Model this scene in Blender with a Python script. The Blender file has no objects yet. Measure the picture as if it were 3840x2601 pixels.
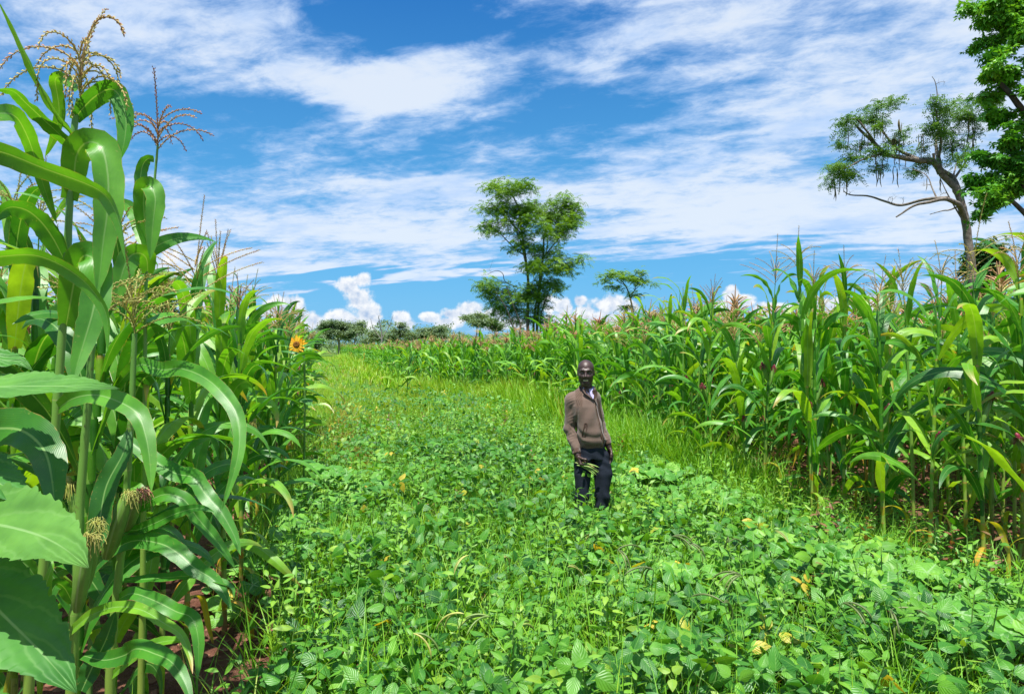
import bpy, math, time
import numpy as np
from mathutils import Vector
R = math.radians
T0 = time.time()
scene = bpy.context.scene
C = scene.collection
rng = np.random.default_rng(7)

# ------------------------------------------------------------------ camera
F = 2560.0; CX = 1920.0; HOR = 1290.0; H = 1.86      # focal length and horizon in photo pixels, eye height
def P(px, py, Y):
    return np.array([(px-CX)/F*Y, Y, H-(py-HOR)/F*Y])
cam_d = bpy.data.cameras.new('camera'); cam = bpy.data.objects.new('camera', cam_d); C.objects.link(cam)
cam_d.sensor_width = 36; cam_d.lens = 24; cam_d.clip_start = 0.05; cam_d.clip_end = 5000
cam_d.shift_y = (HOR-1300.5)/3840.0
cam.location = (0, 0, H); cam.rotation_euler = (R(90), 0, 0)
scene.camera = cam

# ------------------------------------------------------------------ light
SUN_EL, SUN_AZ = 72, 196          # azimuth clockwise from +Y
sx = math.cos(R(SUN_EL))*math.sin(R(SUN_AZ)); sy = math.cos(R(SUN_EL))*math.cos(R(SUN_AZ)); sz = math.sin(R(SUN_EL))
sl = bpy.data.lights.new('sun', 'SUN'); sl.energy = 5.0; sl.angle = R(0.55); sl.color = (1, 0.965, 0.90)
so = bpy.data.objects.new('sun', sl); C.objects.link(so)
so.rotation_euler = Vector((sx, sy, sz)).to_track_quat('Z', 'Y').to_euler()
scene.view_settings.view_transform = 'Standard'; scene.view_settings.look = 'None'
scene.view_settings.exposure = 0.80; scene.view_settings.gamma = 1
scene.cycles.max_bounces = 5; scene.cycles.diffuse_bounces = 3; scene.cycles.glossy_bounces = 2
scene.cycles.transmission_bounces = 3; scene.cycles.transparent_max_bounces = 4
scene.cycles.sample_clamp_indirect = 6
scene.cycles.use_denoising = True

# ------------------------------------------------------------------ sky (world)
class G:
    """tiny expression builder for math nodes"""
    def __init__(s, nt): s.nt = nt
    def m(s, op, a, b=None, c=None, clamp=False):
        n = s.nt.nodes.new('ShaderNodeMath'); n.operation = op; n.use_clamp = clamp
        for i, v in enumerate((a, b, c)):
            if v is None: continue
            if isinstance(v, (int, float)): n.inputs[i].default_value = float(v)
            else: s.nt.links.new(v, n.inputs[i])
        return n.outputs[0]
    def add(s, a, b): return s.m('ADD', a, b)
    def sub(s, a, b): return s.m('SUBTRACT', a, b)
    def mul(s, a, b): return s.m('MULTIPLY', a, b)
    def vec(s, x, y, z=0.0):
        n = s.nt.nodes.new('ShaderNodeCombineXYZ')
        for i, v in enumerate((x, y, z)):
            if isinstance(v, (int, float)): n.inputs[i].default_value = v
            else: s.nt.links.new(v, n.inputs[i])
        return n.outputs[0]
    def noise(s, v, scale, detail=5, rough=0.55, dist=0.0, lac=2.0):
        n = s.nt.nodes.new('ShaderNodeTexNoise'); n.inputs['Scale'].default_value = scale
        n.inputs['Detail'].default_value = detail; n.inputs['Roughness'].default_value = rough
        n.inputs['Distortion'].default_value = dist; n.inputs['Lacunarity'].default_value = lac
        s.nt.links.new(v, n.inputs['Vector']); return n.outputs['Fac']
    def step(s, x, lo, hi, interp='SMOOTHSTEP', a=0.0, b=1.0):
        n = s.nt.nodes.new('ShaderNodeMapRange'); n.interpolation_type = interp
        s.nt.links.new(x, n.inputs[0])
        for i, v in enumerate((lo, hi, a, b)): n.inputs[i+1].default_value = v
        return n.outputs[0]
    def mix(s, f, a, b):
        n = s.nt.nodes.new('ShaderNodeMix'); n.data_type = 'RGBA'
        if isinstance(f, (int, float)): n.inputs[0].default_value = f
        else: s.nt.links.new(f, n.inputs[0])
        for i, v in ((6, a), (7, b)):
            if isinstance(v, tuple): n.inputs[i].default_value = (*v, 1) if len(v) == 3 else v
            else: s.nt.links.new(v, n.inputs[i])
        return n.outputs[2]

world = bpy.data.worlds.new('World'); scene.world = world; world.use_nodes = True
nt = world.node_tree; nt.nodes.clear(); g = G(nt)
out = nt.nodes.new('ShaderNodeOutputWorld'); bg = nt.nodes.new('ShaderNodeBackground')
nt.links.new(bg.outputs[0], out.inputs[0])
sky = nt.nodes.new('ShaderNodeTexSky'); sky.sky_type = 'NISHITA'; sky.sun_disc = False
sky.sun_elevation = R(SUN_EL); sky.sun_rotation = R(SUN_AZ); sky.air_density = 1.0; sky.dust_density = 0.3; sky.ozone_density = 2.0
hs = nt.nodes.new('ShaderNodeHueSaturation'); hs.inputs['Saturation'].default_value = 1.22; hs.inputs['Value'].default_value = 1.0
nt.links.new(sky.outputs[0], hs.inputs['Color'])
tc = nt.nodes.new('ShaderNodeTexCoord'); sp = nt.nodes.new('ShaderNodeSeparateXYZ')
nt.links.new(tc.outputs['Generated'], sp.inputs[0])
dx, dy, dz = sp.outputs
az = g.m('ARCTAN2', dx, dy); el = g.m('ARCSINE', dz)
def azel(px, py):
    x = (px-CX)/F; z = (HOR-py)/F
    return math.atan2(x, 1), math.asin(z/math.sqrt(1+x*x+z*z))
# high cloud sheet, laid on a plane overhead
zz = g.m('MAXIMUM', dz, 0.0)
den = g.add(zz, 0.13)
qx = g.m('DIVIDE', dx, den); qy = g.m('DIVIDE', dy, den)
ca, sa = math.cos(R(-20)), math.sin(R(-20))
rx = g.add(g.mul(qx, ca), g.mul(qy, sa)); ry = g.sub(g.mul(qy, ca), g.mul(qx, sa))
q = g.vec(g.mul(rx, 0.70), ry, 0.3)
n1 = g.noise(q, 1.5, 6, 0.60, 0.3)
q2 = g.vec(g.mul(rx, 0.72), ry, 4.3)
n2 = g.noise(q2, 8.5, 5, 0.66, 0.25)
q3 = g.vec(g.mul(rx, 0.36), ry, 7.3)
n3 = g.noise(q3, 3.2, 3, 0.6, 0.4)
dens = g.add(g.add(g.mul(n1, 0.55), g.mul(n2, 0.42)), g.mul(n3, 0.30))
dens = g.sub(dens, 0.135)
# openings (negative) and thick patches (positive): (px, py, rx, ry, weight)
SPOTS = [(1400,110,260,110,-.24),(1650,90,200,80,-.20),(1000,60,160,70,.06),(2020,280,170,140,-.20),(2050,470,420,90,-.14),(1120,430,330,80,-.16),(780,600,330,90,-.11),(2420,330,160,90,-.05),
         (1500,620,260,60,-.10),(1850,1085,560,50,-.34),(2650,985,460,42,-.26),(1450,1130,320,60,-.26),(2250,1110,360,60,-.3),(250,330,200,60,-.05),(2900,1130,400,60,-.2),(2300,40,220,40,-.06),(600,420,200,60,-.06),(2050,640,280,40,-.08),(1000,780,200,30,-.06),
         (700,130,380,120,.09),(1450,330,360,80,.17),(1700,200,260,40,.08),(3150,420,800,400,.09),(2600,120,300,120,.10),(1900,60,200,50,.06),(1600,690,300,40,.12),
         (2300,780,600,80,.11),(3000,870,600,60,.10),(1200,1030,560,32,.17),(1750,1005,360,26,.14),(620,720,240,50,.06),(900,900,320,50,.07),(1350,870,400,60,.10)]
def blob(px, py, rx_, ry_, mode='DOT_PRODUCT'):
    a0, e0 = azel(px, py); ra = rx_/F*math.cos(a0)**2; re = ry_/F*math.cos(a0)
    n = nt.nodes.new('ShaderNodeVectorMath'); n.operation = 'MULTIPLY_ADD'; nt.links.new(AE, n.inputs[0])
    n.inputs[1].default_value = (1/ra, 1/re, 0); n.inputs[2].default_value = (-a0/ra, -e0/re, 0)
    d = nt.nodes.new('ShaderNodeVectorMath'); d.operation = mode; nt.links.new(n.outputs[0], d.inputs[0])
    if mode == 'DOT_PRODUCT': nt.links.new(n.outputs[0], d.inputs[1])
    return d.outputs['Value']
# the spots are read at a slightly shaken direction, which breaks their outlines
AE = g.vec(g.add(az, g.mul(g.sub(n1, .5), .16)), g.add(el, g.mul(g.sub(n3, .5), .10)), 0.0)
for px, py, a, b, w in SPOTS:
    gss = g.m('EXPONENT', g.mul(blob(px, py, a, b), -0.7))
    dens = g.m('MULTIPLY_ADD', gss, w, dens)
cov = g.step(dens, 0.37, 0.60)
cov = g.mul(cov, 0.88)
fade = g.step(el, 0.0, 0.05)
AE = g.vec(az, el, 0.0)
# cumulus heaps near the horizon
CU = [(1310,1070,50,42),(1350,1050,40,34),(1345,1120,66,60),(1380,1180,58,60),(1270,1195,70,45),(1330,1215,100,40),(1030,1155,52,48),(1100,1150,48,46),(1080,1190,80,46),(1170,1205,60,44),
      (1505,1190,34,32),(1520,1215,40,26),(1615,1190,50,24),(1680,1210,60,24),(1770,1160,62,34),(1720,1180,70,26),(1850,1185,60,34),(1900,1215,120,28),
      (2062,1140,36,44),(2110,1150,44,40),(2100,1200,70,40),(2175,1130,26,24),(2190,1175,50,40),(2290,1140,72,42),(2350,1150,60,34),(2250,1200,120,40),
      (2740,1100,34,34),(2790,1130,44,30),(2720,1150,60,30),(2900,1160,90,30),(3100,1150,90,40),(640,960,40,40),(610,1040,50,50),(690,1030,40,44),(3300,1140,80,50),(800,1150,90,50)]
cu = None
azel_v = g.vec(az, el, 0.0)
nA = g.noise(azel_v, 42, 6, 0.62)
nAs = g.noise(g.vec(g.sub(az, 0.004), g.add(el, 0.0085), 0.0), 42, 6, 0.62)
nB = g.noise(azel_v, 11, 1, 0.5)
for px, py, a, b in CU:
    v = g.sub(1.0, blob(px, py, a, b, 'LENGTH'))
    cu = v if cu is None else g.m('SMOOTH_MAX', cu, v, 0.25)
cud = g.add(cu, g.add(g.mul(g.sub(nA, 0.5), 1.7), g.mul(g.sub(nB, 0.5), 0.5)))
cuc = g.mul(g.step(cud, -0.08, 0.42), .93)
relief = g.sub(nA, nAs)
lit = g.m('ADD', g.mul(relief, 3.0), g.step(cud, 0.0, 0.9, a=0.85, b=0.50), clamp=True)
cu_col = g.mix(lit, (0.33, 0.42, 0.58), (0.74, 0.74, 0.745))
thick = g.step(dens, 0.42, 0.66)
relief2 = g.noise(g.vec(g.mul(rx, 0.8), ry, 9.0), 2.2, 5, 0.62)
hi_col = g.mix(g.mul(g.step(relief2, 0.25, 0.52), thick), (0.36, 0.50, 0.74), (0.60, 0.655, 0.73))
# sky with clouds
S = 0.10
skyc = nt.nodes.new('ShaderNodeVectorMath'); skyc.operation = 'SCALE'; nt.links.new(hs.outputs[0], skyc.inputs[0]); skyc.inputs['Scale'].default_value = S
gr = g.step(el, 0.0, 0.62); grad = g.mix(gr, (.080, .36, .66), (.005, .105, .39))
tint = g.mix(0.85, skyc.outputs[0], grad)
c1 = g.mix(g.mul(cov, fade), tint, hi_col)
c2 = g.mix(g.mul(cuc, g.step(el, -0.01, 0.0)), c1, cu_col)
nt.links.new(c2, bg.inputs[0]); bg.inputs[1].default_value = 0.80
world.cycles.sampling_method = 'NONE'

# ------------------------------------------------------------------ mesh helpers
class T:
    """a mesh template: vertices, polygons, per-vertex (u, v, var)"""
    def __init__(s): s.co = []; s.loops = []; s.sizes = []; s.st = []; s.mat = []; s.n = 0
    def add(s, co, faces, st=None, mat=0):
        co = np.asarray(co, float); k = len(co)
        if st is None: st = np.zeros((k, 3))
        s.co.append(co); s.st.append(np.asarray(st, float))
        f = np.asarray(faces)
        s.loops.append((f+s.n).ravel()); s.sizes.append(np.full(len(f), f.shape[1]))
        s.mat.append(np.full(len(f), mat) if np.isscalar(mat) else np.asarray(mat)); s.n += k
        return s
    def fin(s):
        if isinstance(s.co, list):
            s.co = np.concatenate(s.co); s.st = np.concatenate(s.st); s.loops = np.concatenate(s.loops)
            s.sizes = np.concatenate(s.sizes); s.mat = np.concatenate(s.mat)
        return s
def merge(ts):
    o = T()
    for t in ts:
        t.fin(); o.co.append(t.co); o.st.append(t.st); o.loops.append(t.loops+o.n); o.sizes.append(t.sizes); o.mat.append(t.mat); o.n += len(t.co)
    return o.fin()
def rotz(a):
    a = np.asarray(a); c, s = np.cos(a), np.sin(a); z = np.zeros_like(c); o = np.ones_like(c)
    return np.stack([np.stack([c,-s,z],-1), np.stack([s,c,z],-1), np.stack([z,z,o],-1)], -2)
def scatter(t, pos, M, scale, var=None, varmode='set'):
    """copies of a template: M (n,3,3), scale (n,) or (n,3)"""
    t.fin(); n = len(pos); k = len(t.co)
    if n == 0: return None
    sc = np.asarray(scale, float)
    if sc.ndim == 1: sc = sc[:, None, None]
    elif sc.ndim == 2: sc = sc[:, None, :]
    co = np.einsum('nij,nkj->nki', M, t.co[None]*sc) + pos[:, None, :]
    st = np.broadcast_to(t.st, (n, k, 3)).copy()
    if var is not None:
        if varmode == 'set': st[:, :, 2] = var[:, None]
        else: st[:, :, 2] = np.clip(st[:, :, 2] + var[:, None], 0, 1)
    o = T(); o.co = co.reshape(-1, 3); o.st = st.reshape(-1, 3)
    o.loops = (t.loops[None] + (np.arange(n)*k)[:, None]).ravel()
    o.sizes = np.tile(t.sizes, n); o.mat = np.tile(t.mat, n); o.n = n*k
    return o
def mesh_of(name, t, mats, smooth=True):
    t.fin(); me = bpy.data.meshes.new(name)
    me.vertices.add(len(t.co)); me.vertices.foreach_set('co', t.co.astype(np.float32).ravel())
    me.loops.add(len(t.loops)); me.loops.foreach_set('vertex_index', t.loops.astype(np.int32))
    me.polygons.add(len(t.sizes))
    me.polygons.foreach_set('loop_start', np.concatenate([[0], np.cumsum(t.sizes)[:-1]]).astype(np.int32))
    me.polygons.foreach_set('material_index', t.mat.astype(np.int32))
    if smooth: me.polygons.foreach_set('use_smooth', np.ones(len(t.sizes), bool))
    a = me.attributes.new('st', 'FLOAT_VECTOR', 'POINT'); a.data.foreach_set('vector', t.st.astype(np.float32).ravel())
    me.update(calc_edges=True)
    for m in mats: me.materials.append(m)
    return me
def put(name, me, parent=None, loc=(0,0,0), rz=0.0, sc=1.0):
    o = bpy.data.objects.new(name, me); C.objects.link(o)
    o.location = loc; o.rotation_euler = (0, 0, rz)
    if sc != 1.0: o.scale = (sc, sc, sc)
    if parent is not None: o.parent = parent
    return o
def part(name, t, mats, parent): return put(name, mesh_of(name, t, mats), parent)
def thing(name, label, cat, loc=(0,0,0), rz=0.0, group=None, sc=1.0):
    o = put(name, None, None, loc, rz, sc); o.empty_display_size = 0.1; tag(o, label, cat, group); return o
def tag(o, label=None, cat=None, group=None, kind=None):
    if label: o['label'] = label
    if cat: o['category'] = cat
    if group: o['group'] = group
    if kind: o['kind'] = kind
    return o
def nrm(v): v = np.asarray(v, float); return v/(np.linalg.norm(v, axis=-1, keepdims=True)+1e-9)
def spline(pts, n):
    """Catmull-Rom through points -> n samples (any dimension)"""
    p = np.asarray(pts, float)
    if len(p) == 2: 
        t = np.linspace(0, 1, n)[:, None]; return p[0]*(1-t)+p[1]*t
    p = np.vstack([2*p[0]-p[1], p, 2*p[-1]-p[-2]]); m = len(p)-3
    t = np.linspace(0, m-1e-6, n); i = t.astype(int); f = (t-i)[:, None]
    a, b, c, d = p[i], p[i+1], p[i+2], p[i+3]
    return 0.5*((2*b)+(c-a)*f+(2*a-5*b+4*c-d)*f*f+(3*b-a-3*c+d)*f**3)
def tangents(p):
    t = np.gradient(p, axis=0); return nrm(t)
def tube(path, rad, sides=6, mat=0, var=0.0, cap=True, t=None):
    path = np.asarray(path, float); n = len(path); tt = tangents(path)
    rad = np.broadcast_to(np.asarray(rad, float), (n,))
    ref = np.array([1.0, 0.13, 0.07]) if abs(tt[:, 0]).mean() < 0.7 else np.array([0.1, 1.0, 0.05])
    s = nrm(np.cross(tt, ref)); b = np.cross(tt, s)
    a = np.linspace(0, 2*math.pi, sides, endpoint=False)
    co = path[:, None]+rad[:, None, None]*(np.cos(a)[None, :, None]*s[:, None]+np.sin(a)[None, :, None]*b[:, None])
    idx = np.arange(n*sides).reshape(n, sides); nx = np.roll(idx, -1, 1)
    f = np.stack([idx[:-1], nx[:-1], nx[1:], idx[1:]], -1).reshape(-1, 4)
    st = np.zeros((n, sides, 3)); st[:, :, 0] = a/(2*math.pi); st[:, :, 1] = np.linspace(0, 1, n)[:, None]; st[:, :, 2] = var
    t = t or T(); t.add(co.reshape(-1, 3), f, st.reshape(-1, 3), mat)
    if cap:
        t.add(co[-1], [list(range(sides))], st[-1], mat); t.add(co[0], [list(range(sides))[::-1]], st[0], mat)
    return t
def ribbon(path, widths, side, across=3, fold=0.15, wave=0.0, wfreq=3, wph=0.0, var=0.0, mat=0, t=None):
    """leaf blade along a midrib; side (n,3) unit side vectors"""
    n = len(path); tt = tangents(path); side = nrm(side - tt*np.sum(side*tt, 1, keepdims=True)); nn = np.cross(side, tt)
    u = np.linspace(-1, 1, across); v = np.linspace(0, 1, n)
    w = np.asarray(widths)[:, None]/2
    off = fold*np.abs(u)[None, :]*w
    if wave:
        ph = np.where(u > 0, wph, wph*1.7+2.1)[None, :]
        amp = np.sin(np.pi*np.clip(v*1.15, 0, 1))[:, None]
        off = off + wave*(u[None, :]**2)*np.sin(2*np.pi*wfreq*v[:, None]+ph)*amp*np.maximum(w, 0.008)*2
    co = path[:, None]+side[:, None]*(u[None, :, None]*w[..., None])+nn[:, None]*off[..., None]
    idx = np.arange(n*across).reshape(n, across)
    f = np.stack([idx[:-1, :-1], idx[:-1, 1:], idx[1:, 1:], idx[1:, :-1]], -1).reshape(-1, 4)
    st = np.zeros((n, across, 3)); st[:, :, 0] = (u/2+.5)[None]; st[:, :, 1] = v[:, None]; st[:, :, 2] = var
    t = t or T(); return t.add(co.reshape(-1, 3), f, st.reshape(-1, 3), mat)
def vnoise(x, y, seed=0):
    xi = np.floor(x).astype(np.int64); yi = np.floor(y).astype(np.int64); fx = x-xi; fy = y-yi
    def h(a, b):
        n = (a*374761393+b*668265263+seed*982451653) & 0xFFFFFFFF; n = ((n ^ (n >> 13))*1274126177) & 0xFFFFFFFF
        return ((n ^ (n >> 16)) & 0xFFFF)/65535.0
    fx = fx*fx*(3-2*fx); fy = fy*fy*(3-2*fy)
    return (h(xi, yi)*(1-fx)+h(xi+1, yi)*fx)*(1-fy)+(h(xi, yi+1)*(1-fx)+h(xi+1, yi+1)*fx)*fy
def fbm(x, y, oct=4, seed=0):
    s = 0; a = 1; tot = 0
    for i in range(oct): s = s+a*vnoise(x*2**i, y*2**i, seed+i); tot += a; a *= .5
    return s/tot

# ------------------------------------------------------------------ materials
def mat_new(name):
    m = bpy.data.materials.new(name); m.use_nodes = True; n = m.node_tree; n.nodes.clear()
    o = n.nodes.new('ShaderNodeOutputMaterial'); return m, n, o, G(n)
def st_nodes(n):
    a = n.nodes.new('ShaderNodeAttribute'); a.attribute_name = 'st'; s = n.nodes.new('ShaderNodeSeparateXYZ'); n.links.new(a.outputs['Vector'], s.inputs[0]); return s.outputs
def ramp(n, fac, stops, interp='LINEAR'):
    r = n.nodes.new('ShaderNodeValToRGB'); r.color_ramp.interpolation = interp; n.links.new(fac, r.inputs[0])
    el_ = r.color_ramp.elements
    while len(el_) > 1: el_.remove(el_[-1])
    el_[0].position = stops[0][0]; el_[0].color = (*stops[0][1], 1)
    for p, c in stops[1:]:
        e = el_.new(p); e.color = (*c, 1)
    return r.outputs[0]
def leaf_mat(name, stops, rib=None, ribw=0.07, rough=0.42, trans=0.34, tcol=(1.25, 1.25, 0.35), spec=0.5, veins=0, objrand=0.0, bump=0.0, noise_amt=0.25, edge=None):
    m, n, o, g = mat_new(name); u, v, w = st_nodes(n)
    if objrand:
        oi = n.nodes.new('ShaderNodeObjectInfo'); w0 = w; w = g.m('MINIMUM', g.m('ADD', w0, g.mul(g.sub(oi.outputs['Random'], .5), objrand), clamp=True), g.m('MAXIMUM', w0, .84))
    col = ramp(n, w, stops)
    geo = n.nodes.new('ShaderNodeNewGeometry'); tcn = n.nodes.new('ShaderNodeTexCoord')
    if noise_amt:
        nz = g.noise(tcn.outputs['Object'], 9, 4, 0.6)
        k = n.nodes.new('ShaderNodeHueSaturation'); n.links.new(col, k.inputs['Color'])
        n.links.new(g.step(nz, .3, .7, 'LINEAR', 1-noise_amt, 1+noise_amt), k.inputs['Value'])
        n.links.new(g.step(nz, .3, .7, 'LINEAR', .505, .492), k.inputs['Hue']); col = k.outputs[0]
    height = None
    if veins:
        if rib is not None and veins > 5:      # parallel veins along the blade
            wv = g.m('SINE', g.mul(u, veins*6.283)); fac = g.mul(g.step(wv, .2, 1.0), .055)
            height = wv
        else:                                  # feather veins
            du = g.m('ABSOLUTE', g.sub(u, .5)); wv = g.m('SINE', g.mul(g.sub(v, g.mul(du, .8)), veins*40.0)); fac = g.mul(g.step(wv, .86, 1.0), .15); height = g.mul(wv, -1.0)
        col = g.mix(fac, col, rib)
    if rib is not None:
        d = g.m('ABSOLUTE', g.sub(u, .5)); f = g.step(d, ribw*.35, ribw, a=1, b=0); f = g.mul(f, g.step(v, .55, 1.0, a=.8, b=.25))
        col = g.mix(f, col, rib)
    if veins > 5:
        fl = g.noise(tcn.outputs['Object'], 70, 3, .7); col = g.mix(g.mul(g.step(fl, .64, .72), .45), col, (.34,.42,.09))
        ex = g.m('ABSOLUTE', g.sub(u, .5)); col = g.mix(g.mul(g.mul(g.step(ex, .47, .50), g.step(fl, .42, .6)), .8), col, (.45,.30,.09))
    if edge is not None:
        tip = g.mul(g.step(v, .80, 1.0), g.step(w, .55, .62)); col = g.mix(tip, col, edge)
    p = n.nodes.new('ShaderNodeBsdfPrincipled'); n.links.new(col, p.inputs['Base Color']); p.inputs['Roughness'].default_value = rough
    p.inputs['Specular IOR Level'].default_value = spec
    tr = n.nodes.new('ShaderNodeBsdfTranslucent'); t2 = g.mix(1.0, col, (*tcol,)); n.nodes[-1].blend_type = 'MULTIPLY'; n.links.new(t2, tr.inputs[0])
    if bump and height is not None:
        b = n.nodes.new('ShaderNodeBump'); b.inputs['Strength'].default_value = bump; b.inputs['Distance'].default_value = .002
        n.links.new(height, b.inputs['Height']); n.links.new(b.outputs[0], p.inputs['Normal'])
    mx = n.nodes.new('ShaderNodeMixShader'); mx.inputs[0].default_value = trans
    n.links.new(p.outputs[0], mx.inputs[1]); n.links.new(tr.outputs[0], mx.inputs[2]); n.links.new(mx.outputs[0], o.inputs[0])
    return m
def plain_mat(name, col, rough=.6, spec=.4, var=None, scale=20, bump=0.0, amount=.3, metal=0.0):
    m, n, o, g = mat_new(name); p = n.nodes.new('ShaderNodeBsdfPrincipled'); tcn = n.nodes.new('ShaderNodeTexCoord')
    nz = g.noise(tcn.outputs['Object'], scale, 5, .6)
    c = g.mix(g.step(nz, .3, .7), tuple(x*(1-amount) for x in col), var or tuple(min(1, x*(1+amount)) for x in col))
    n.links.new(c, p.inputs['Base Color']); p.inputs['Roughness'].default_value = rough; p.inputs['Specular IOR Level'].default_value = spec; p.inputs['Metallic'].default_value = metal
    if bump:
        b = n.nodes.new('ShaderNodeBump'); b.inputs['Strength'].default_value = bump; b.inputs['Distance'].default_value = .01
        n.links.new(nz, b.inputs['Height']); n.links.new(b.outputs[0], p.inputs['Normal'])
    n.links.new(p.outputs[0], o.inputs[0]); return m
MG = [(0, (.024,.14,.014)), (.3, (.055,.25,.018)), (.55, (.115,.35,.022)), (.80, (.24,.47,.025)), (.90, (.22,.38,.03)), (.94, (.55,.40,.03)), (1, (.60,.30,.04))]
M_maize = leaf_mat('maize_leaf', MG, rib=(.26,.46,.14), ribw=.042, rough=.38, trans=.38, tcol=(1.6,1.45,.35), spec=.6, veins=24, objrand=.30, bump=.12, edge=(.50,.33,.10))
M_maize_far = leaf_mat('maize_foliage', MG, rib=(.30,.50,.16), ribw=.08, rough=.5, trans=.38, tcol=(1.6,1.45,.35), spec=.45, noise_amt=.2)
def stalk_mat():
    m, n, o, g = mat_new('maize_stalk'); u, v, w = st_nodes(n); tcn = n.nodes.new('ShaderNodeTexCoord')
    col = ramp(n, v, [(0, (.22,.10,.05)), (.06, (.22,.16,.04)), (.14, (.24,.32,.05)), (.5, (.16,.33,.045)), (1, (.10,.26,.04))])
    ring = g.m('PINGPONG', w, 0.5); col = g.mix(g.step(ring, .0, .035, a=.75, b=0), col, (.34,.36,.12))
    nz = g.noise(tcn.outputs['Object'], 30, 3, .6); col = g.mix(g.step(nz, .62, .8), col, (.10,.09,.03))
    p = n.nodes.new('ShaderNodeBsdfPrincipled'); n.links.new(col, p.inputs['Base Color']); p.inputs['Roughness'].default_value = .45
    n.links.new(p.outputs[0], o.inputs[0]); return m
M_stalk = stalk_mat()
M_tassel = leaf_mat('tassel', [(0, (.26,.32,.07)), (.3, (.46,.42,.13)), (.6, (.52,.33,.16)), (.85, (.42,.17,.12)), (1, (.16,.07,.06))], rough=.6, trans=.2, tcol=(1.3,1.1,.8), spec=.3, noise_amt=.3)
M_silk = leaf_mat('silk', [(0, (.45,.50,.10)), (.35, (.42,.36,.10)), (.5, (.34,.10,.09)), (.8, (.26,.018,.05)), (1, (.07,.018,.014))], rough=.45, trans=.15, tcol=(1.2,1,.9), spec=.5, noise_amt=.3)
M_husk = leaf_mat('husk', [(0, (.09,.26,.03)), (1, (.20,.36,.06))], rib=(.30,.46,.15), ribw=.03, rough=.45, trans=.15, veins=7, bump=.3)
BG = [(0, (.024,.13,.018)), (.35, (.062,.25,.024)), (.65, (.125,.35,.026)), (.86, (.24,.44,.03)), (.95, (.24,.40,.04)), (.975, (.50,.46,.04)), (1, (.60,.44,.05))]
M_bean = leaf_mat('bean_leaf', BG, rib=(.17,.38,.07), ribw=.04, rough=.42, trans=.36, tcol=(1.5,1.3,.35), spec=.5, veins=1, bump=.35)
M_squash = leaf_mat('squash_leaf', [(0, (.045,.20,.025)), (.5, (.10,.31,.035)), (.93, (.20,.42,.05)), (1, (.55,.46,.05))], rib=(.26,.44,.18), ribw=.05, rough=.55, trans=.26, tcol=(1.6,1.4,.4), spec=.4, veins=1, bump=.5)
M_grass = leaf_mat('grass_blade', [(0, (.07,.25,.014)), (.5, (.17,.40,.02)), (.85, (.30,.48,.025)), (.95, (.34,.38,.06)), (1, (.40,.20,.06))], rough=.48, trans=.32, tcol=(1.6,1.4,.35), spec=.4, noise_amt=0)
M_weed = leaf_mat('weed_leaf', [(0, (.06,.22,.015)), (.6, (.14,.35,.022)), (.86, (.25,.43,.04)), (.93, (.22,.13,.05)), (1, (.20,.05,.04))], rib=(.2,.38,.1), rough=.5, trans=.3, tcol=(1.6,1.4,.4), noise_amt=.15)
M_stem = plain_mat('green_stem', (.13,.26,.05), .5)
M_sunleaf = leaf_mat('sunflower_leaf', [(0, (.040,.18,.030)), (.5, (.07,.245,.035)), (1, (.17,.37,.06))], rib=(.26,.45,.16), ribw=.022, rough=.5, trans=.32, tcol=(1.6,1.4,.4), spec=.45, veins=.55, bump=.9)
# ------------------------------------------------------------------ where things grow
def xl(Y): return -.80-.24*Y                                   # edge of the left maize
def xr(Y):                                                     # edge of the right maize
    return np.interp(Y, [0,3.5,5,6,7.6,9,12.6,17,20.7,23,29,73,120], [5.2,4.2,3.45,2.95,2.6,2.22,1.6,.75,-.1,-1.9,-4.9,-17,-31])
def in_view(X, Y, m=.6): return (np.abs(X) < .765*Y+m) & (Y > 1.5)

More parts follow.
